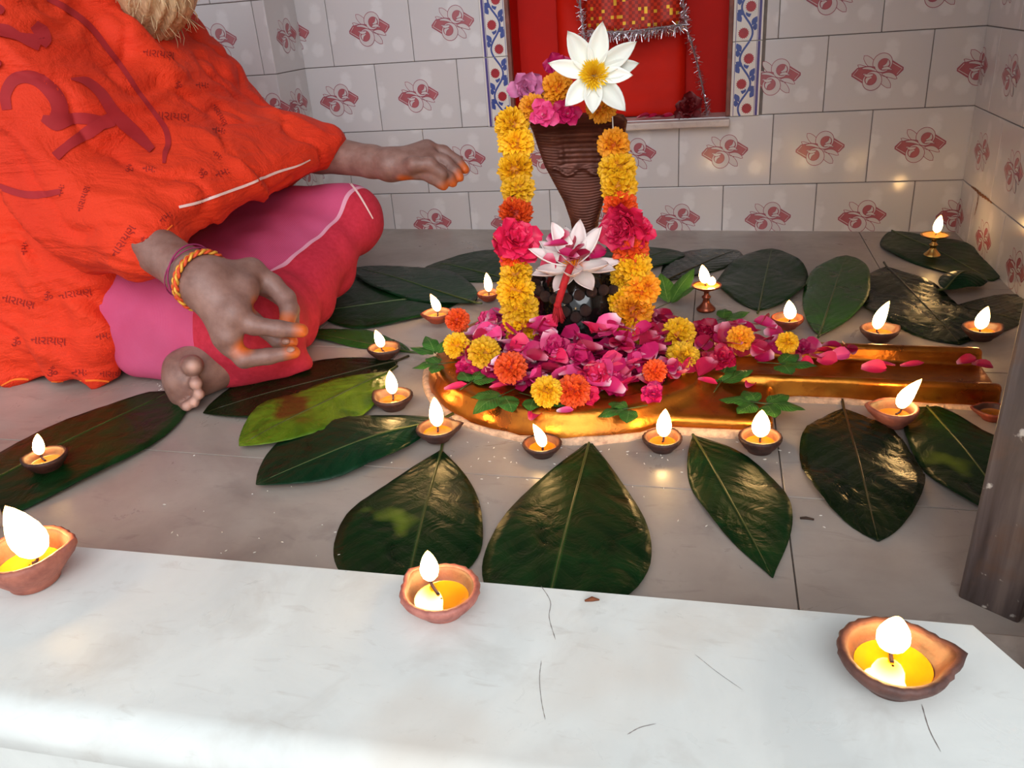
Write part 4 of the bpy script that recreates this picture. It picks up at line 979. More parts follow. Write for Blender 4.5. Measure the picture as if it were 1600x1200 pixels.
def diya(u, v, wpx, mat, label, ang=0, lift=0.0, slab=False, oil='oil', flame_at=None, fh=42, fw=18, lean=(0, 0), spout=.3, Hr=.7, lit=True, rim=None, tiltv=0):
    """u, v = centre of the rim ellipse, wpx = its width; ang = direction of the spout"""
    rr = random.Random(lamp_no[0]); lamp_no[0] += 1
    base_lift = SZ if slab else 0
    p = atz(u, v, SZ + .02) if slab else at(u, v, .016 + lift); dep = (p - CAM).dot(AF); R = wpx * dep / FPX / 2; H = R * Hr
    p = atz(u, v, SZ + H * .9) if slab else at(u, v, lift + H * .9); z0 = SZ if slab else fz(p.x) + lift
    e = empty('clay_lamp', (p.x, p.y, z0), (0, 0, 0)); ring = diya_mesh(R, H, spout, oil, 1, rr)
    o = obj('bowl', *ring, [MC[mat], M_inner], e, True, None, (0, 0, ang), mi=[1 if i // 56 >= 9 else 0 for i in range(len(ring[1]))])
    ro = .68 * R; zo = .5 * H; ov, of = lathe([(.001, 0), (ro * .6, 0), (ro * .95, .0002), (ro, .0008)], 32); ol = obj('oil', ov, of, MO[oil], e, True, (0, 0, zo))
    if lit:
        # wick stands where the flame rises
        fu, fv = flame_at; d = ray(fu, fv); q = None
        t = ((e.location.z + zo + .004) - CAM.z) / d.z; q = CAM + d * t - e.location; k = math.hypot(q.x, q.y)
        if k > ro * .9: q.x *= ro * .9 / k; q.y *= ro * .9 / k
        wp = [(q.x * .3, q.y * .3, zo + .0005), (q.x * .75, q.y * .75, zo + .001), (q.x, q.y, zo + .003), (q.x + .0005, q.y, zo + .0075)]
        obj('wick', *tube(spline(wp, 4), .0014, 6), M_wick, e)
        s = dep / FPX; flame(e, (q.x, q.y, zo + .0055), fh * s * 1.12, fw * s * 1.15, (lean[0], lean[1]))
    tag(e, label, 'lamp', 'clay oil lamps' if not slab else 'large clay lamps on the threshold'); return e
G = 'small'
diya(688, 921, 126, 'rose', 'rosy clay lamp in the middle of the white threshold', math.radians(150), 0, True, 'ghee', (668, 902), 52, 26, (.02, 0), .22)
diya(1398, 1022, 168, 'brown', 'big brown clay lamp at the right of the white threshold', math.radians(5), 0, True, 'ghee', (1392, 1018), 60, 44, (.05, 0), .25)
diya(38, 862, 130, 'terracotta', 'terracotta lamp at the left end of the white threshold', math.radians(25), 0, True, 'ghee', (58, 872), 78, 46, (-.32, .05), .2, .95)
diya(70, 713, 66, 'dark', 'dark scalloped lamp standing on the long left leaf', math.radians(200), .004, False, 'oil', (64, 712), 34, 15, (.2, 0), .1, .8)
diya(613, 619, 64, 'dark', 'brown lamp on the floor right of the yellow green leaf', math.radians(160), 0, False, 'oil', (614, 617), 36, 16, (0, 0), .2)
diya(683, 668, 66, 'dark', 'dark lamp with spout at the left front of the basin', math.radians(20), .004, False, 'oil', (684, 668), 46, 19, (0, 0), .3)
diya(847, 693, 62, 'dark', 'small dark lamp directly in front of the basin, orange inside', math.radians(100), 0, False, 'oil', (848, 700), 36, 15, (-.32, 0), .1)
diya(1035, 684, 62, 'dark', 'small lamp at the joint of basin and lower lip', math.radians(60), 0, False, 'oil', (1037, 684), 44, 20, (.05, 0), .1, .75)
diya(1188, 682, 66, 'dark', 'dark lamp with a wide flame right of the lower lip', math.radians(80), 0, False, 'oil', (1188, 684), 42, 24, (0, 0), .1, .85)
diya(1398, 638, 70, 'terracotta', 'red clay lamp with leaning flame in front of the spout', math.radians(175), 0, False, 'oil', (1408, 640), 46, 20, (.45, 0), .25, .9)
diya(1552, 640, 52, 'orange', 'unlit orange clay lamp half hidden by the wooden post', math.radians(175), 0, False, 'oil', None, lit=False)
diya(600, 543, 52, 'dark', 'small lamp at the stalk end of the narrow leaf', math.radians(-25), .004, False, 'oil', (596, 544), 26, 13, (-.2, 0), .35)
diya(683, 489, 46, 'orange', 'tiny reddish lamp at the left edge of the petal heap', math.radians(200), .012, False, 'oil', (684, 488), 26, 12, (-.3, 0), .15)
diya(763, 458, 36, 'orange', 'tiny lamp tucked behind the left garland', math.radians(100), .004, False, 'oil', (764, 457), 28, 11, (-.05, 0), .1)
diya(1230, 497, 50, 'orange', 'small reddish lamp behind the spout beside the green leaf', math.radians(90), .004, False, 'oil', (1234, 500), 28, 16, (-.1, 0), .1)
diya(1375, 514, 58, 'brown', 'brown lamp with a curling flame behind the spout', math.radians(20), .004, False, 'oil', (1370, 516), 42, 16, (.28, 0), .15)
diya(1535, 512, 58, 'dark', 'dark lamp nearest the right wall behind the spout', math.radians(20), .006, False, 'oil', (1531, 516), 34, 17, (.15, 0), .2)
M_lbrass = simple('lamp_brass', srgb(206, 164, 92), .25, .15, 60, metallic=.95)
def stand_lamp(ub, vb, ud, vd, wpx, lift, label, fu, fh, fw, lean, mat):
    b = at(ub, vb, lift); dep = (b - CAM).dot(AF); s = dep / FPX; d = ray(ud, vd); t = (b.y - CAM.y) / d.y; top = CAM + d * t; H = top.z - b.z; R = wpx * s / 2
    prof = [(.001, 0), (.62 * R, 0), (.64 * R, .06 * H), (.5 * R, .14 * H), (.26 * R, .3 * H), (.2 * R, .45 * H), (.3 * R, .5 * H), (.3 * R, .55 * H), (.17 * R, .6 * H), (.17 * R, .74 * H), (.5 * R, .82 * H), (.92 * R, .93 * H), (R, .99 * H), (.98 * R, H), (.92 * R, .985 * H), (.8 * R, .95 * H), (.001, .93 * H)]
    e = empty('stand_lamp', b); obj('body', *lathe(prof, 32), mat, e); obj('oil', *lathe([(.001, 0), (.5 * R, 0), (.86 * R, .0004)], 24), MO['ghee'], e, True, (0, 0, .965 * H))
    q = ((fu - ud) * s, 0, .965 * H); obj('wick', *tube([(q[0] * .2, 0, q[2]), (q[0] * .8, 0, q[2] + .002), (q[0], 0, q[2] + .006)], .0012, 6), M_wick, e); flame(e, (q[0], 0, q[2] + .004), fh * s, fw * s, lean)
    return tag(e, label, 'lamp', 'brass stand lamps')
stand_lamp(1456, 400, 1458, 366, 42, .003, 'brass stand lamp on the leaf in the far right corner', 1460, 28, 13, (.1, 0), M_lbrass)
M_lcop = simple('lamp_copper', srgb(150, 82, 60), .35, .2, 60, metallic=.85)
stand_lamp(1103, 484, 1103, 445, 46, .002, 'copper stand lamp with two flames right of the garland', 1100, 30, 16, (-.15, 0), M_lcop)
flame(bpy.data.objects['stand_lamp.001'], (.008, -.002, .046), .016, .014, (.1, 0))
# scattered grains of rice and water beads
M_rice = simple('rice_grain', srgb(236, 230, 220), .4, .05, 50); parts = []
for k in range(150):
    if k < 34: u, v = 262 + 10 * math.sin(k) + R_.uniform(-6, 8), 552 + k * 2.6; p = at(u - 4, max(v, 600) + R_.uniform(0, 14))
    elif k < 100: p = at(R_.uniform(230, 1300), R_.uniform(690, 880))
    else: p = at(R_.uniform(690, 1220), R_.uniform(690, 730))
    a = R_.uniform(0, 6.28); L = R_.uniform(.0007, .0022); d = Vector((math.cos(a), math.sin(a), 0)) * L; q = Vector((p.x, p.y, fz(p.x) + .0006)); parts.append(tube([q - d, q, q + d], [.0003, .0007, .0003], 5))
tag(obj('rice_grains', *join(*parts), M_rice), 'white rice grains scattered over the grey marble floor', 'rice', None, 'stuff')
# strays on the floor and threshold
M_twig = simple('dry_twig', srgb(58, 38, 26), .8, .3, 80)
p = at(1250, 811); tag(obj('twig', *tube([(0, 0, .0012), (.006, .0005, .0016), (.014, -.001, .0012)], [.0012, .0016, .001], 6), M_twig, None, True, p), 'short dark twig on the floor right of the pointed leaf', 'twig')
p = atz(925, 940, SZ); tag(obj('seed_husk', *tube([(-.006, -.001, .001), (0, .001, .002), (.006, .002, .001)], [.0008, .0022, .0006], 6), simple('husk', srgb(120, 62, 30), .8, .3, 90), None, True, p), 'small brown husk on the white threshold', 'husk')

# ------------------------------------------------------------------ the seated person
def skin_mat():
    t = NT('weathered_skin'); v = t.coord(); n = t.noise(v, 40, 5, .6); n2 = t.noise(v, 260, 3, .6)
    c = t.ramp(n, [(.3, srgb(120, 84, 74)), (.7, srgb(150, 114, 104))])
    at_ = t.n('ShaderNodeAttribute', attribute_name='stain'); c = t.mix(at_.outputs['Fac'], c, srgb(206, 98, 34))
    a2 = t.n('ShaderNodeAttribute', attribute_name='pale'); c = t.mix(t.math('MULTIPLY', a2.outputs['Fac'], .75), c, srgb(206, 160, 144))
    t.set(Base_Color=c, Roughness=.5); t.b.inputs['Subsurface Weight'].default_value = .12; t.b.inputs['Subsurface Radius'].default_value = (.01, .004, .002); t.b.inputs['Subsurface Scale'].default_value = .5
    t.bump(n2, .25, .0012); return t.m
M_skin = skin_mat()
person = empty('person', (-1.6, -.7, fz(-1.6)))
tag(person, 'bearded person in printed orange shawl and pink dhoti sitting cross-legged, hands held out', 'person')
PO = np.array(person.location)
A3 = lambda u, v, d: np.array(atd(u, v, d))
# joints
HR, HL = np.array((-1.64, -.82, .125)), np.array((-1.64, -.58, .125)); RK, LK = np.array((-1.21, -.905, .095)), np.array((-1.21, -.502, .163))
RA, LA = np.array((-1.29, -.56, .055)), np.array((-1.235, -.935, .055)); RS, LS = np.array((-1.575, -.865, .59)), np.array((-1.575, -.53, .60))
RE, RW = A3(140, 328, 1.23), A3(332, 438, 1.105); LE, LW = A3(392, 222, 1.64), A3(606, 252, 1.55)
NECK, HEAD = np.array((-1.52, -.675, .66)), np.array((-1.46, -.665, .80))
pieces = []
def add_piece(s, it=2):
    V, F = s.mesh(); V = smooth_mesh(V, F, it, .45); pieces.append((V, flip_out(V - V.mean(0), F)))
# trunk, head and legs under the clothes
s = SDF((-1.9, -1.06, .02), (-1.02, -.38, .95), .008)
s.chain([(-1.70, -.70, .13), (-1.68, -.70, .30), (-1.62, -.69, .46), (-1.585, -.68, .55)], [.15, .13, .12, .07], .03)
s.cap(RS, LS, .05, .05, .02); s.cap((-1.56, -.68, .58), NECK, .05, .048, .02); s.cap(RS, RE, .048, .042, .02); s.cap(LS, LE, .048, .042, .02)
s.cap(HR, RK, .075, .05, .03); s.cap(HL - (0, 0, .01), LK - (0, 0, .012), .075, .045, .03); s.cap(RK, RA, .045, .033, .02); s.cap(LK - (0, 0, .015), LA, .04, .033, .02)
s.ell(HEAD + (-.01, 0, .03), (.095, .075, .105), k=.02); s.ell(HEAD + (.035, 0, -.045), (.055, .055, .075), k=.03); s.cap(NECK, HEAD + (-.01, 0, -.05), .055, .055, .02)
s.cap(HEAD + (.088, 0, .01), HEAD + (.108, 0, -.025), .009, .014, .012)                                   # nose
for q in (-1, 1):
    s.ell(HEAD + (.072, q * .034, .022), (.02, .022, .012), k=.012); s.ell(HEAD + (-.005, q * .078, -.005), (.018, .01, .03), k=.006); s.ell(HEAD + (.07, q * .04, -.02), (.025, .025, .02), k=.02)
    s.sub(HEAD + (.1, q * .033, .008), .012, .008)
s.cap(HEAD + (.088, -.018, -.05), HEAD + (.088, .018, -.05), .009, .009, .008)                          # lips
add_piece(s)
# near arm and hand: digits traced joint by joint
D0 = 1.105
Zn = lambda x, y, dd=0: A3(300 + x / 5.455, 380 + y / 5.455, D0 + dd)
s = SDF(np.minimum(RE, RW) - (.1, .12, .13), np.maximum(RE, np.array(A3(480, 430, 1.2))) + (.05, .12, .06), .0028)
wr = Zn(110, 330)
s.chain([RE, RE * .5 + wr * .5 + (0, 0, .004), wr * .86 + RE * .14, wr], [.036, .034, .031, .030], .012)
s.cap(wr + (0, .012, .004), wr + (0, -.010, -.006), .027, .027, .015)
K1, K2, K3, K4 = Zn(500, 250, .045), Zn(430, 400, .012), Zn(360, 600, -.012), Zn(300, 800, -.008)
for K, r in ((K1, .020), (K2, .020), (K3, .020), (K4, .019)): s.cap(wr, K, .025, r, .016)
s.cap(K1, K2, .016, .017, .012); s.cap(K2, K3, .015, .017, .012); s.cap(K3, K4, .016, .015, .012)
s.chain([K1, Zn(680, 350, .050), Zn(800, 470, .048), Zn(830, 560, .040), Zn(805, 690, .028)], [.0185, .0145, .0135, .0125, .0105], .005)     # index finger, bent down
s.chain([K3, Zn(520, 700, -.010), Zn(740, 730, -.004), Zn(930, 745, .004)], [.0165, .0128, .0112, .0098], .005)                          # middle
s.chain([K4, Zn(330, 880, -.004), Zn(445, 985, -.004), Zn(650, 965, .002), Zn(865, 930, .010)], [.0155, .0135, .0125, .0108, .0092], .005)                       # thumb-side digit below
s.chain([K3 + (0, .02, -.004), Zn(600, 720, .030), Zn(730, 830, .034), Zn(850, 838, .030)], [.013, .0115, .0105, .009], .004)            # ring
s.chain([K2 + (0, .03, 0), Zn(690, 420, .075), Zn(855, 560, .070), Zn(862, 690, .050)], [.013, .011, .010, .009], .004)                   # little
add_piece(s, 2)
near_tips = [Zn(950, 745, .004), Zn(880, 930, .010), Zn(865, 838, .030), Zn(805, 690, .028), Zn(470, 520, .01), Zn(430, 900, -.005)]
# far arm and hand
D1 = 1.55
Zf = lambda x, y, dd=0: A3(400 + x / 3, y / 3, D1 + dd)
s = SDF(np.minimum(LE, LW) - (.06, .1, .09), np.maximum(LE, A3(740, 240, 1.55)) + (.05, .1, .09), .0032)
w2 = Zf(630, 772)
s.chain([LE, LE * .5 + w2 * .5, w2 * .88 + LE * .12, w2], [.042, .037, .029, .026], .012); s.cap(w2 + (0, .01, 0), w2 + (0, -.01, 0), .024, .024, .015)
ks = [Zf(800, 700, .02), Zf(800, 730, .0), Zf(785, 765, -.012), Zf(760, 795, -.02)]
for K in ks: s.cap(w2, K, .022, .019, .016)
fing = [[Zf(800, 700, .02), Zf(880, 710, .02), Zf(945, 755, .015), Zf(980, 795, .008)], [Zf(800, 730, 0), Zf(885, 755, -.005), Zf(935, 800, -.008), Zf(955, 832, -.008)], [Zf(785, 765, -.012), Zf(860, 800, -.02), Zf(905, 835, -.02), Zf(922, 858, -.014)], [Zf(760, 795, -.02), Zf(825, 832, -.03), Zf(865, 858, -.028), Zf(880, 872, -.022)]]
for f in fing: s.chain(f, [.0145, .0115, .0102, .0088], .005)
s.chain([Zf(680, 800, -.02), Zf(740, 770, -.045), Zf(815, 770, -.045), Zf(875, 815, -.04)], [.017, .0135, .012, .010], .008)
add_piece(s, 2); far_tips = [f[-1] for f in fing] + [Zf(700, 845, -.02)]
# near foot (sole edge on the floor, toes to the camera) and far toes
s = SDF((-1.40, -1.09, .0), (-1.13, -.84, .17), .0032)
fb = A3(292, 590, 1.222)
s.chain([LA, LA * .5 + fb * .5 + (-.004, 0, .004), fb], [.036, .036, .034], .02); s.cap(A3(282, 572, 1.226), A3(283, 618, 1.222), .023, .016, .014)
for u, v, d, r in ((301, 571, 1.178, .0155), (306, 599, 1.182, .0098), (311, 616, 1.186, .0084), (303, 629, 1.189, .008), (292, 635, 1.192, .0076)):
    s.cap(A3(u - 8, v - 1, d + .034), A3(u, v, d), r * .8, r, .0015)
s.cut_below(fz(-1.26) + .0015); add_piece(s, 1); toes = [A3(302, 573, 1.164), A3(306, 603, 1.174), A3(309, 619, 1.178), A3(302, 630, 1.181), A3(293, 635, 1.184)]
s = SDF((-1.42, -.66, .0), (-1.12, -.42, .14), .0034); f2 = A3(500, 432, 1.66)
s.chain([RA, f2], [.036, .03], .02)
for u, v, d, r in ((534, 411, 1.685, .0125), (531, 427, 1.668, .0105), (523, 441, 1.652, .010), (513, 451, 1.64, .0095)): s.cap(A3(u - 24, v + 1, d + .015), A3(u, v, d), r, r, .004)
s.cut_below(fz(-1.26) + .0015); add_piece(s, 1)
off = 0; VV, FF = [], []
for V, F in pieces: VV.append(V); FF.append(F + off); off += len(V)
VV = np.concatenate(VV); FF = np.concatenate(FF); body = npobj('body', VV - PO, FF, M_skin, person)
def attr(o, name, V, pts, r0, r1):
    d = np.min([np.linalg.norm(V - p, axis=1) for p in pts], 0); o.data.attributes.new(name, 'FLOAT', 'POINT').data.foreach_set('value', np.clip((r1 - d) / (r1 - r0), 0, 1).astype(np.float32))
attr(body, 'stain', VV, near_tips + far_tips, .008, .020); attr(body, 'pale', VV, toes, .003, .012)
M_nail = simple('fingernail', srgb(170, 122, 104), .35, .05, 20)
for p, d in ((Zn(795, 838, .020), (.2, -1, .3)), (Zn(838, 905, -.001), (0, -.6, .9))):
    o = obj('nail', *lathe([(.0001, .0012), (.5, .001), (.9, .0004), (1, -.0006)], 14), M_nail, person, True, Vector(p) - person.location, face_rot(d)); o.scale = (.0062, .0045, 1)

# ---- dhoti
def cloth_sdf_mesh(s, folds, it=3, fine=None):
    V, F = s.mesh(); F = flip_out(V - V.mean(0), F); V = smooth_mesh(V, F, it, .5)
    a, b, c, d = (V[F[:, k]] for k in range(4)); fn = np.cross(c - a, d - b); N = np.zeros_like(V)
    for k in range(4): np.add.at(N, F[:, k], fn)
    N /= np.linalg.norm(N, axis=1)[:, None] + 1e-12
    return V + N * folds(V, N)[:, None], F, N
def vnoise(V, sc, seed=0):
    return np.array([mnoise.noise(Vector(v) * sc + Vector((seed * 7.3, seed * 3.1, seed * 1.7))) for v in V])
s = SDF((-1.85, -1.03, .008), (-1.05, -.40, .31), .0065)
s.cap(HR + (0, 0, -.01), RK, .112, .082, .03); s.cap(HL, LK, .11, .070, .03)
s.cap(RK, RA * .5 + RK * .5, .07, .055, .03); s.cap((-1.72, -.7, .11), (-1.55, -.7, .13), .12, .09, .05)
for t in np.linspace(0, 1, 14):                                     # cloth stretched over the lap and down to the shins
    a = HL * (1 - t) + LK * t; b = HR * (1 - t) + RK * t
    for q in (.25, .5, .75): s.cap(a * (1 - q) + b * q - (0, 0, .03), a * (1 - q) + b * q - (0, 0, .05), .045, .045, .05)
for t in np.linspace(.0, .8, 22):
    p = LK * (1 - t) + (LA + np.array((.03, .05, .0))) * t; h = LK * .6 + HL * .4; q = h * (1 - t * .9) + (HR * .4 + RK * .6) * t * .9; s.chain([q + (0, 0, .0), p * .5 + q * .5 + (0, 0, .008), p + (.012, 0, 0)], [.05, .042, .030 - .012 * t], .03)
s.cap(LK + (.0, .005, -.0), LK + (.020, -.02, -.008), .05, .042, .03)
s.cap((-1.40, -.93, .05), (-1.25, -.95, .045), .03, .022, .03)
s.cap((-1.24, -.955, .040), (-1.145, -.89, .028), .016, .02, .02)
s.cut_below(fz(-1.3) + .004)
def dfold(V, N):
    n = vnoise(V, 9, 1); c = V[:, 0] * .55 + V[:, 1] * .83
    return .0022 * np.sin(2 * np.pi * c / .062 + 4 * n) * (.3 + .7 * np.abs(vnoise(V, 6, 4))) + .002 * vnoise(V, 22, 2)
V, F, N = cloth_sdf_mesh(s, dfold)
def dhoti_mat(P1, P2):
    t = NT('pink_dhoti'); v = t.coord(); P1, P2 = Vector(P1) - person.location, Vector(P2) - person.location; e = (P2 - P1); nrm = Vector((-e.y, e.x, 0)).normalized(); nrm = nrm if nrm.x > 0 else -nrm
    dp = t.n('ShaderNodeVectorMath', operation='DOT_PRODUCT'); t.l(v, dp.inputs[0]); dp.inputs[1].default_value = nrm; d = t.math('SUBTRACT', dp.outputs['Value'], nrm.dot(P1))
    wv = t.n('ShaderNodeTexWave', wave_type='BANDS', bands_direction='X'); wv.inputs['Scale'].default_value = 120; wv.inputs['Distortion'].default_value = .6; t.l(v, wv.inputs['Vector'])
    n = t.noise(v, 9, 4); base = t.mix(t.ramp(n, [(.35, (0, 0, 0, 1)), (.7, (1, 1, 1, 1))]), srgb(192, 54, 98), srgb(200, 74, 118)); base = t.mix(t.math('MULTIPLY', wv.outputs['Fac'], .3), base, srgb(206, 124, 164))
    red = t.ramp(t.noise(v, 120, 3), [(.3, srgb(180, 26, 50)), (.7, srgb(196, 40, 64))])
    k = t.math('GREATER_THAN', d, 0.0); c = t.mix(k, base, red); k2 = t.math('LESS_THAN', t.math('ABSOLUTE', d), .0035); sy = t.n('ShaderNodeSeparateXYZ'); t.l(v, sy.inputs[0]); k2 = t.math('MULTIPLY', k2, t.math('GREATER_THAN', sy.outputs[1], -.09)); c = t.mix(t.math('MULTIPLY', k2, .8), c, srgb(228, 170, 190))
    t.set(Base_Color=c, Roughness=.85); t.bump(t.noise(v, 400, 2), .3, .001); return t.m
bv = BVHTree.FromPolygons([Vector(p) for p in V], [tuple(f) for f in F.tolist()])
def hit(bvh, u, v):
    h = bvh.ray_cast(CAM, ray(u, v).normalized()); return (h[0], h[1]) if h[0] is not None else (None, None)
h1, h2 = hit(bv, 545, 303)[0] or A3(545, 303, 1.55), hit(bv, 430, 420)[0] or A3(430, 420, 1.4)
dh = npobj('dhoti', V - PO, F, dhoti_mat(h1, h2), person); dh['label'] = 'pink cotton dhoti with red border and white line'

# ---- shawl
s = SDF((-1.98, -1.07, .008), (-1.10, -.36, .80), .0068)
s.chain([(-1.74, -.70, .14), (-1.71, -.70, .32), (-1.63, -.69, .50), (-1.56, -.68, .60)], [.20, .185, .165, .11], .05)
s.cap(RS, LS, .082, .075, .06); s.chain([(-1.60, -.76, .59), (-1.58, -.70, .60), (-1.58, -.60, .60)], [.07, .06, .07], .03)
cuffR, cuffL = A3(222, 376, 1.172), A3(508, 228, 1.585)
s.cap(RS, RE, .088, .072, .05); s.cap(RE, cuffR, .08, .058, .03); s.cap(LS, LE, .062, .054, .05); s.cap(LE, cuffL, .056, .038, .03)
hemp = [(232, 352, 1.185), (290, 332, 1.22), (345, 318, 1.285), (400, 296, 1.37), (445, 276, 1.44), (485, 252, 1.52), (510, 232, 1.575)]
hemp = [tuple(p) for p in spline(hemp, 5)]
for i, (u, v, d) in enumerate(hemp):                                 # cloth hanging across between the two sleeves
    t = i / (len(hemp) - 1); a = RS * (1 - t) + LS * t + (.02, 0, -.05 - .05 * math.sin(math.pi * t)); b = RE * (1 - t) + LE * t + np.array((.03, 0, .035)) * math.sin(math.pi * t)
    c = A3(u, v - 16 * math.sin(math.pi * t) - 6, d); s.chain([a, b * .6 + a * .4, b, c * .6 + b * .4, c], [.07, .06, .045, .03, .013], .045)
for x in np.linspace(-1.74, -1.445, 20):                                # side flap falling to the floor
    s.chain([(x - .05, -.83, .30), (x - .012, -.915, .17), (x, -.948 - .006 * math.sin(x * 60), .09), (x + .004, -.958 - .010 * math.sin(x * 45), .028)], [.05, .036, .022, .012], .03)
for a, b in zip([(90, -70, 1.30), (135, -22, 1.29), (200, 40, 1.30)], [(135, -22, 1.29), (200, 40, 1.30), (268, 90, 1.34)]): s.cap(A3(*a) + (-.01, 0, -.02), A3(*b) + (-.01, 0, -.02), .024, .02, .03)      # raised collar before the beard
s.cap(A3(90, -45, 1.42), A3(160, -2, 1.41), .045, .032, .03); s.cap((-1.61, -.70, .60), (-1.555, -.685, .635), .085, .074, .03); s.cap((-1.66, -.9, .22), (-1.5, -.91, .20), .05, .045, .04)
s.cut_below(fz(-1.5) + .006)
def sfold(V, N):
    n1 = vnoise(V, 5, 3); n2 = vnoise(V, 11, 5); c = V[:, 0] * .62 + V[:, 2] * .70 + .25 * V[:, 1]; m = np.clip(.35 + 1.1 * vnoise(V, 4, 8), 0, 1)
    f = .017 * (1 - np.abs(np.sin(np.pi * c / .085 + 2.6 * n1))) ** 1.8 * m - .009 * (1 - np.abs(np.sin(np.pi * (c * .9 + .3 * V[:, 1]) / .11 + 2.0 * n2))) ** 4 + .003 * np.sin(2 * np.pi * (V[:, 0] * .3 + V[:, 2] * .9) / .03 + 6 * n2) * (1 - m)
    el = np.linalg.norm(V - (RE + np.array((0, 0, -.02))), axis=1); f += .005 * np.sin(el * 150 + 3 * n2) * np.exp(-(el / .11) ** 2)   # gathers at the elbow
    low = np.clip((.30 - V[:, 2]) / .12, 0, 1) * np.clip((-1.42 - V[:, 0]) / .05, 0, 1); f += low * .005 * np.sin(2 * np.pi * V[:, 0] / .085 + 3 * n1)
    return f + .0015 * vnoise(V, 30, 6)
V, F, N = cloth_sdf_mesh(s, sfold, 3)
def shawl_mat():
    t = NT('orange_printed_cotton'); v = t.coord(); n = t.noise(v, 6, 3); c = t.ramp(n, [(.3, srgb(218, 44, 5)), (.7, srgb(230, 55, 8))])
    t.set(Base_Color=c, Roughness=.8); 
    b2 = t.math('ADD', t.math('MULTIPLY', t.noise(v, 14, 4, .6, 1.0), 1.0), t.math('MULTIPLY', t.noise(v, 420, 2), .12)); tc = t.n('ShaderNodeTexCoord'); mp = t.n('ShaderNodeMapping'); t.l(tc.outputs['Object'], mp.inputs[0]); mp.inputs['Rotation'].default_value = (.2, .85, .1); mp.inputs['Scale'].default_value = (5, 7, 26)
    wr_ = t.noise(mp.outputs[0], 1, 4, .55, .7); t.bump(t.math('ADD', b2, t.math('MULTIPLY', wr_, 1.6)), .6, .012); return t.m
sh = npobj('shawl', V - PO, F, shawl_mat(), person); sh['label'] = 'orange cotton shawl printed with a maroon om and rows of small script'
bs = BVHTree.FromPolygons([Vector(p) for p in V], [tuple(f) for f in F.tolist()])
M_maroon = simple('maroon_print', srgb(168, 28, 34), .8, .08, 30); M_script = simple('script_print', srgb(150, 20, 10), .8, .08, 30); M_hem = simple('white_hem', srgb(240, 205, 200), .8, .05, 60); M_hemo = simple('orange_hem', srgb(250, 120, 30), .8, .05, 60)
def on_cloth(P2, faces, mat, name, bvh=bs, off=.0012, subdiv=0, label=None):
    """lay a flat drawing (pixel coordinates) on the cloth surface"""
    bm = bmesh.new(); vs = [bm.verts.new((x, y, 0)) for x, y in P2]
    for f in faces:
        try: bm.faces.new([vs[i] for i in f])
        except ValueError: pass
    if subdiv:
        bmesh.ops.triangulate(bm, faces=bm.faces[:])
        for _ in range(4):
            es = [e for e in bm.edges if e.calc_length() > subdiv]
            if not es: break
            bmesh.ops.subdivide_edges(bm, edges=es, cuts=1); bmesh.ops.triangulate(bm, faces=bm.faces[:])
    V2, ok = [], []
    for v in bm.verts:
        p, n = hit(bvh, v.co.x, v.co.y)
        if p is None: V2.append(Vector((0, 0, 0))); ok.append(False)
        else:
            n = n if n.dot(CAM - p) > 0 else -n; V2.append(p + n * off - person.location); ok.append(True)
    bm.verts.index_update(); F2 = []
    for f in bm.faces:
        ii = [v.index for v in f.verts]
        if all(ok[i] for i in ii) and max((V2[a] - V2[b]).length for a in ii for b in ii) < .06: F2.append(ii)
    bm.free(); used = sorted({i for f in F2 for i in f}); mp = {i: k for k, i in enumerate(used)}
    if not F2: return None
    o = obj(name, [V2[i] for i in used], [[mp[i] for i in f] for f in F2], mat, sh if bvh is bs else dh, True)
    o.location = (0, 0, 0)
    if label: o['label'] = label
    return o
def stroke(pts, wds, n=7):
    """thick brush stroke as a ribbon of 5 columns"""
    P = spline([(x, y, 0) for x, y in pts], n); m = len(P); V2 = []
    for i, p in enumerate(P):
        d = (P[min(i + 1, m - 1)] - P[max(0, i - 1)]); nn = Vector((-d.y, d.x, 0)).normalized(); q = i / (m - 1) * (len(wds) - 1); a = min(int(q), len(wds) - 2); w0 = wds[a] + (wds[a + 1] - wds[a]) * (q - a)
        for k in (-1, -.5, 0, .5, 1): V2.append((p.x + nn.x * w0 / 2 * k, p.y + nn.y * w0 / 2 * k))
    return V2, grid_faces(m, 5)
Z5 = lambda L: [(x / 5, y / 5) for x, y in L]
OM = 'large maroon om symbol printed on the shawl'
for k, (pts, wds) in enumerate([(Z5([(55, 860), (45, 740), (105, 630), (215, 600), (330, 645), (430, 755), (465, 850), (450, 930)]), [16, 18, 20, 22, 24, 26, 27]),
                 (Z5([(330, 925), (440, 960), (560, 930), (680, 930), (790, 960), (880, 930)]), [10, 26, 18, 18, 22, 24]),
                 (Z5([(550, 620), (670, 640), (780, 730), (870, 860), (960, 960), (1070, 1060), (1190, 1180)]), [3, 14, 17, 20, 22, 20, 12]),
                 (Z5([(800, 960), (700, 1030), (600, 1090), (520, 1150), (430, 1230)]), [20, 20, 16, 14, 16]),
                 (Z5([(-60, 230), (50, 250), (140, 290), (230, 320), (310, 350)]), [20, 22, 14, 20, 22]), (Z5([(255, 195), (310, 250), (350, 310), (320, 360)]), [16, 24, 18, 14]), (Z5([(-30, 60), (0, 90), (-10, 120)]), [12, 14, 8]), (Z5([(-40, 420 * 5 / 5), (-20, 500), (-30, 560)]), [10, 12, 8])]):
    o = on_cloth(*stroke(pts, wds), M_maroon, 'om_print', off=.0011 + .0004 * k)
    if o: o['label'] = OM
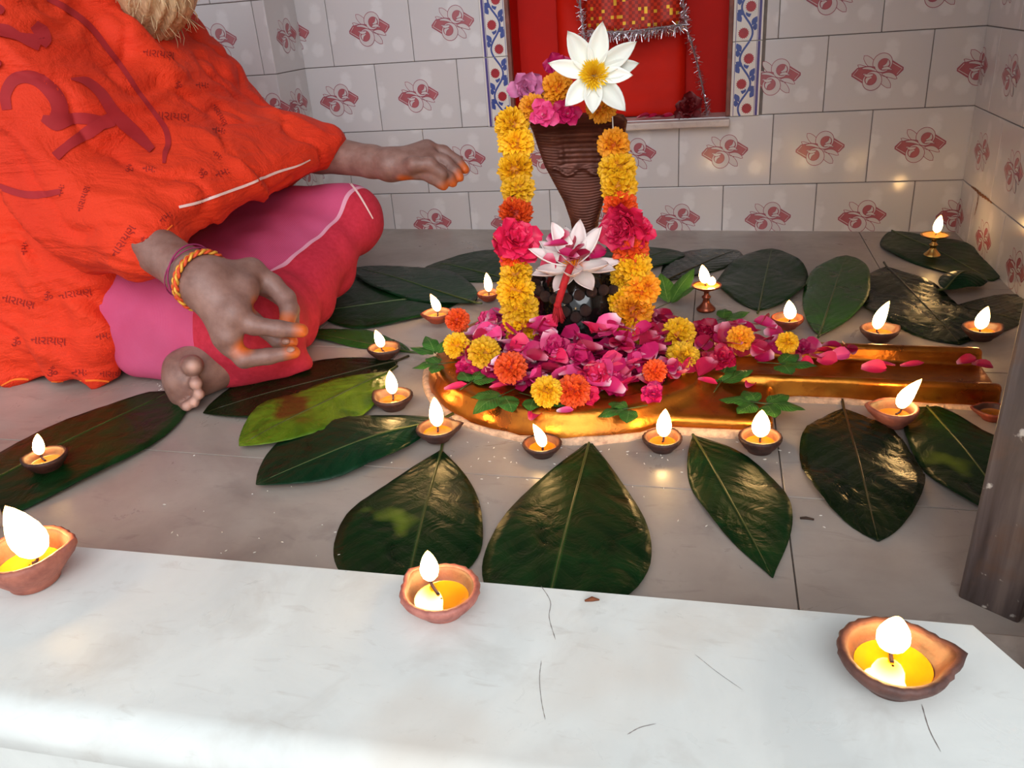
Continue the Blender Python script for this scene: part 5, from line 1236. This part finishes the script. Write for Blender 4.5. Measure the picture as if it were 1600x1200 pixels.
on_cloth(*stroke(Z5([(370, -10), (520, 70), (700, 210), (850, 400), (960, 540), (1080, 720), (1200, 880), (1290, 1010), (1315, 1120), (1290, 1200)]) + [(256, 256)], [9, 10, 10, 9, 8, 7, 7, 9, 9, 8, 5], 6), M_maroon, 'ring_print', label='maroon ring printed round the om')
on_cloth(*stroke([(-5, 290), (30, 302), (60, 305), (95, 299)], [10, 11, 12, 8]), M_maroon, 'ring_print', label='maroon ring printed round the om')
def script(text, u, v, size, ang):
    cu = bpy.data.curves.new('script', 'FONT'); cu.body = text; cu.size = 1; cu.resolution_u = 2; to = bpy.data.objects.new('script', cu); C.objects.link(to)
    dg = bpy.context.evaluated_depsgraph_get(); dg.update(); me = to.evaluated_get(dg).to_mesh(); ca, sa = math.cos(math.radians(ang)), math.sin(math.radians(ang))
    P2 = [(u + size * (p.co.x * ca + p.co.y * sa), v + size * (p.co.x * sa - p.co.y * ca)) for p in me.vertices]; fs = [tuple(p.vertices) for p in me.polygons]
    to.to_mesh_clear() if False else None
    bpy.data.objects.remove(to); bpy.data.curves.remove(cu)
    if P2: on_cloth(P2, fs, M_script, 'script_print', off=.0010, subdiv=6)
NAR, OMG, NAM = '\u0aa8\u0abe\u0ab0\u0abe\u0aaf\u0aa3', '\u0ad0', '\u0aa8\u0aae\u0a83'
for tx, u, v, sz, an in [(NAR, 222, 86, 17, 8), (NAR, 240, 186, 19, 4), (OMG, 272, 138, 14, 4), (NAM, 305, 138, 15, 0), (NAR, 330, 165, 13, 60), (NAM, 330, 207, 16, 10), (OMG, 312, 280, 17, -20), (NAM, 338, 280, 17, -22), (OMG, 195, 268, 15, 10), (NAM, 222, 268, 15, 5),
                         (NAR, 182, 403, 19, -56), (OMG, 228, 388, 19, -50), (NAM, 252, 350, 16, -35), (NAR, 128, 332, 14, -72), (NAM, 98, 308, 14, -80), (NAM, 42, 400, 15, -86), (OMG, 68, 470, 18, -4), (NAR, 92, 468, 18, -8), (NAR, 2, 470, 18, 14), (NAR, 48, 537, 19, 3), (OMG, 18, 540, 17, 6), (NAM, 150, 532, 17, -8),
                         (OMG, 74, 588, 19, 0), (NAM, 112, 588, 18, -3), (NAR, 155, 588, 15, 4), (NAM, 330, 240, 13, 40), (NAR, 300, 325, 12, -25)]:
    script(tx, u, v, sz, an)
on_cloth(*stroke([(279, 324), (310, 316), (350, 302), (390, 287), (430, 270), (462, 260), (484, 250)], [4, 4, 4, 4, 4, 3, 2]), M_hem, 'hem_line', label='white line along the shawl hem')
on_cloth(*stroke([(268, 352), (250, 372), (235, 395), (224, 416)], [2, 2.5, 2.5, 2]), M_hemo, 'hem_line'); on_cloth(*stroke([(2, 602), (30, 592), (90, 597), (150, 594), (193, 600)], [2, 3, 3, 3, 2]), M_hemo, 'hem_line')
on_cloth(*stroke([(536, 276), (548, 288), (560, 304), (572, 324), (582, 342)], [2, 3, 3, 2.5, 2]), M_hem, 'edge_line', bvh=bv, label='white edge line of the dhoti')
# ---- bracelets
wd = (Vector(wr) - Vector(RE)).normalized(); b1 = wd.orthogonal().normalized(); b2 = wd.cross(b1)
def bangle(off, r, rad, mat, name, label, twist=0, tilt=(0, 0, 0), ell=1.0):
    c0 = Vector(wr) + wd * off; ax = (wd + Vector(tilt)).normalized(); u1 = ax.orthogonal().normalized(); u2 = ax.cross(u1); n = 120; P = []
    parts = []
    for st in range(max(1, twist)):
        P = []
        for k in range(n):
            a = 2 * math.pi * k / n; ph = a * 14 + st * 2 * math.pi / max(1, twist); rr = r + (rad * .7 * math.cos(ph) if twist else 0); P.append(u1 * rr * math.cos(a) + u2 * rr * ell * math.sin(a) + ax * (rad * .7 * math.sin(ph) if twist else 0))
        P.append(P[0]); parts.append(tube(P, rad * (.75 if twist else 1), 6, False))
    if isinstance(mat, tuple):
        V2, F2 = join(*parts); mi = []
        for k, q in enumerate(parts): mi += [k % len(mat)] * len(q[1])
        o = obj(name, V2, F2, list(mat), person, True, c0 - person.location, mi=mi)
    else: o = obj(name, *join(*parts), mat, person, True, c0 - person.location)
    o['label'] = label; return o
M_gold = simple('gold_thread', srgb(226, 164, 60), .5, .2, 200, metallic=.3); M_orth = simple('orange_thread', srgb(214, 76, 30), .7, .2, 200); M_purp = simple('purple_thread', srgb(150, 40, 90), .8, .2, 200)
bangle(-.004, .040, .0028, (M_orth, M_gold), 'braided_bracelet', 'orange and gold braided thread bracelet', 2, (.05, 0, .1)); bangle(-.014, .039, .0022, (M_gold, M_orth), 'braided_bracelet', 'orange and gold braided thread bracelet', 2, (-.1, .1, 0))
bangle(-.028, .040, .0012, M_purp, 'thread_bracelet', 'loose purple thread bracelet', 0, (.2, .1, .15)); bangle(-.034, .038, .001, M_purp, 'thread_bracelet', 'loose purple thread bracelet', 0, (-.15, .1, -.1))
# ---- beard and hair
def beard_mat():
    t = NT('sandy_grey_hair'); n = t.noise(t.coord('Object', 1, (220, 220, 14)), 1, 4); t.set(Base_Color=t.ramp(n, [(.3, srgb(168, 132, 92)), (.7, srgb(222, 192, 150))]), Roughness=.6); t.bump(n, .8, .004); return t.m
M_hair = beard_mat()
bt = np.array(A3(246, 60, 1.41)); s = SDF(np.minimum(bt, HEAD) - (.16, .18, .06), np.maximum(bt, HEAD) + (.18, .18, .16), .006)
s.chain([HEAD + (.045, 0, -.07), HEAD + (.05, .005, -.13), bt * .6 + HEAD * .4 + (.02, 0, -.04), bt + (-.01, -.012, .035)], [.068, .072, .068, .042], .03); s.cap(bt + (-.045, -.05, .085), bt + (-.012, -.01, .03), .062, .038, .03)
s.cap(HEAD + (.03, -.06, -.03), HEAD + (.05, -.03, -.10), .022, .04, .02); s.cap(HEAD + (.03, .06, -.03), HEAD + (.05, .03, -.10), .022, .04, .02); s.cap(HEAD + (.094, -.04, -.045), HEAD + (.1, 0, -.036), .009, .012, .01); s.cap(HEAD + (.094, .04, -.045), HEAD + (.1, 0, -.036), .009, .012, .01)
def bfold(V, N): return .004 * np.sin(np.arctan2(V[:, 1] - bt[1], V[:, 0] - bt[0] + .05) * 34 + 5 * vnoise(V, 12, 3)) * (1 + vnoise(V, 20, 9))
V, F, N = cloth_sdf_mesh(s, bfold, 2); brd = npobj('beard', V - PO, F, M_hair, person); brd['label'] = 'long sandy grey beard'
parts = []
for k in range(0, len(V), max(1, len(V) // 420)):
    if V[k][2] > .62: continue
    p = Vector(V[k]) - person.location; L = R_.uniform(.012, .026); sw = Vector((R_.gauss(0, .012), R_.gauss(0, .012), 0)); n = Vector(N[k]) * .004; parts.append(tube([p - n, p + n + Vector((0, 0, -L * .5)) + sw * .3, p + n * .5 + Vector((0, 0, -L)) + sw * .6], [.0011, .0008, .0002], 4, False))
obj('beard_strands', *join(*parts), M_hair, brd)
s = SDF(HEAD - (.17, .14, .17), HEAD + (.12, .14, .19), .007); s.ell(HEAD + (-.022, 0, .045), (.1, .084, .108), k=0); s.ell(HEAD + (-.08, 0, -.04), (.05, .075, .1), k=.03); s.ell(HEAD + (-.04, 0, .15), (.035, .035, .03), k=.01)
X, Y, Z = s.coords(); s.d = np.maximum(s.d, (.9 * (X - HEAD[0]) - .6 * (Z - HEAD[2]) - .012).astype(np.float32)); V, F, N = cloth_sdf_mesh(s, lambda V, N: .003 * np.sin(V[:, 1] * 300 + 5 * vnoise(V, 10, 2)), 2)
hr_ = npobj('hair', V - PO, F, M_hair, person); hr_['label'] = 'sandy grey hair drawn back'
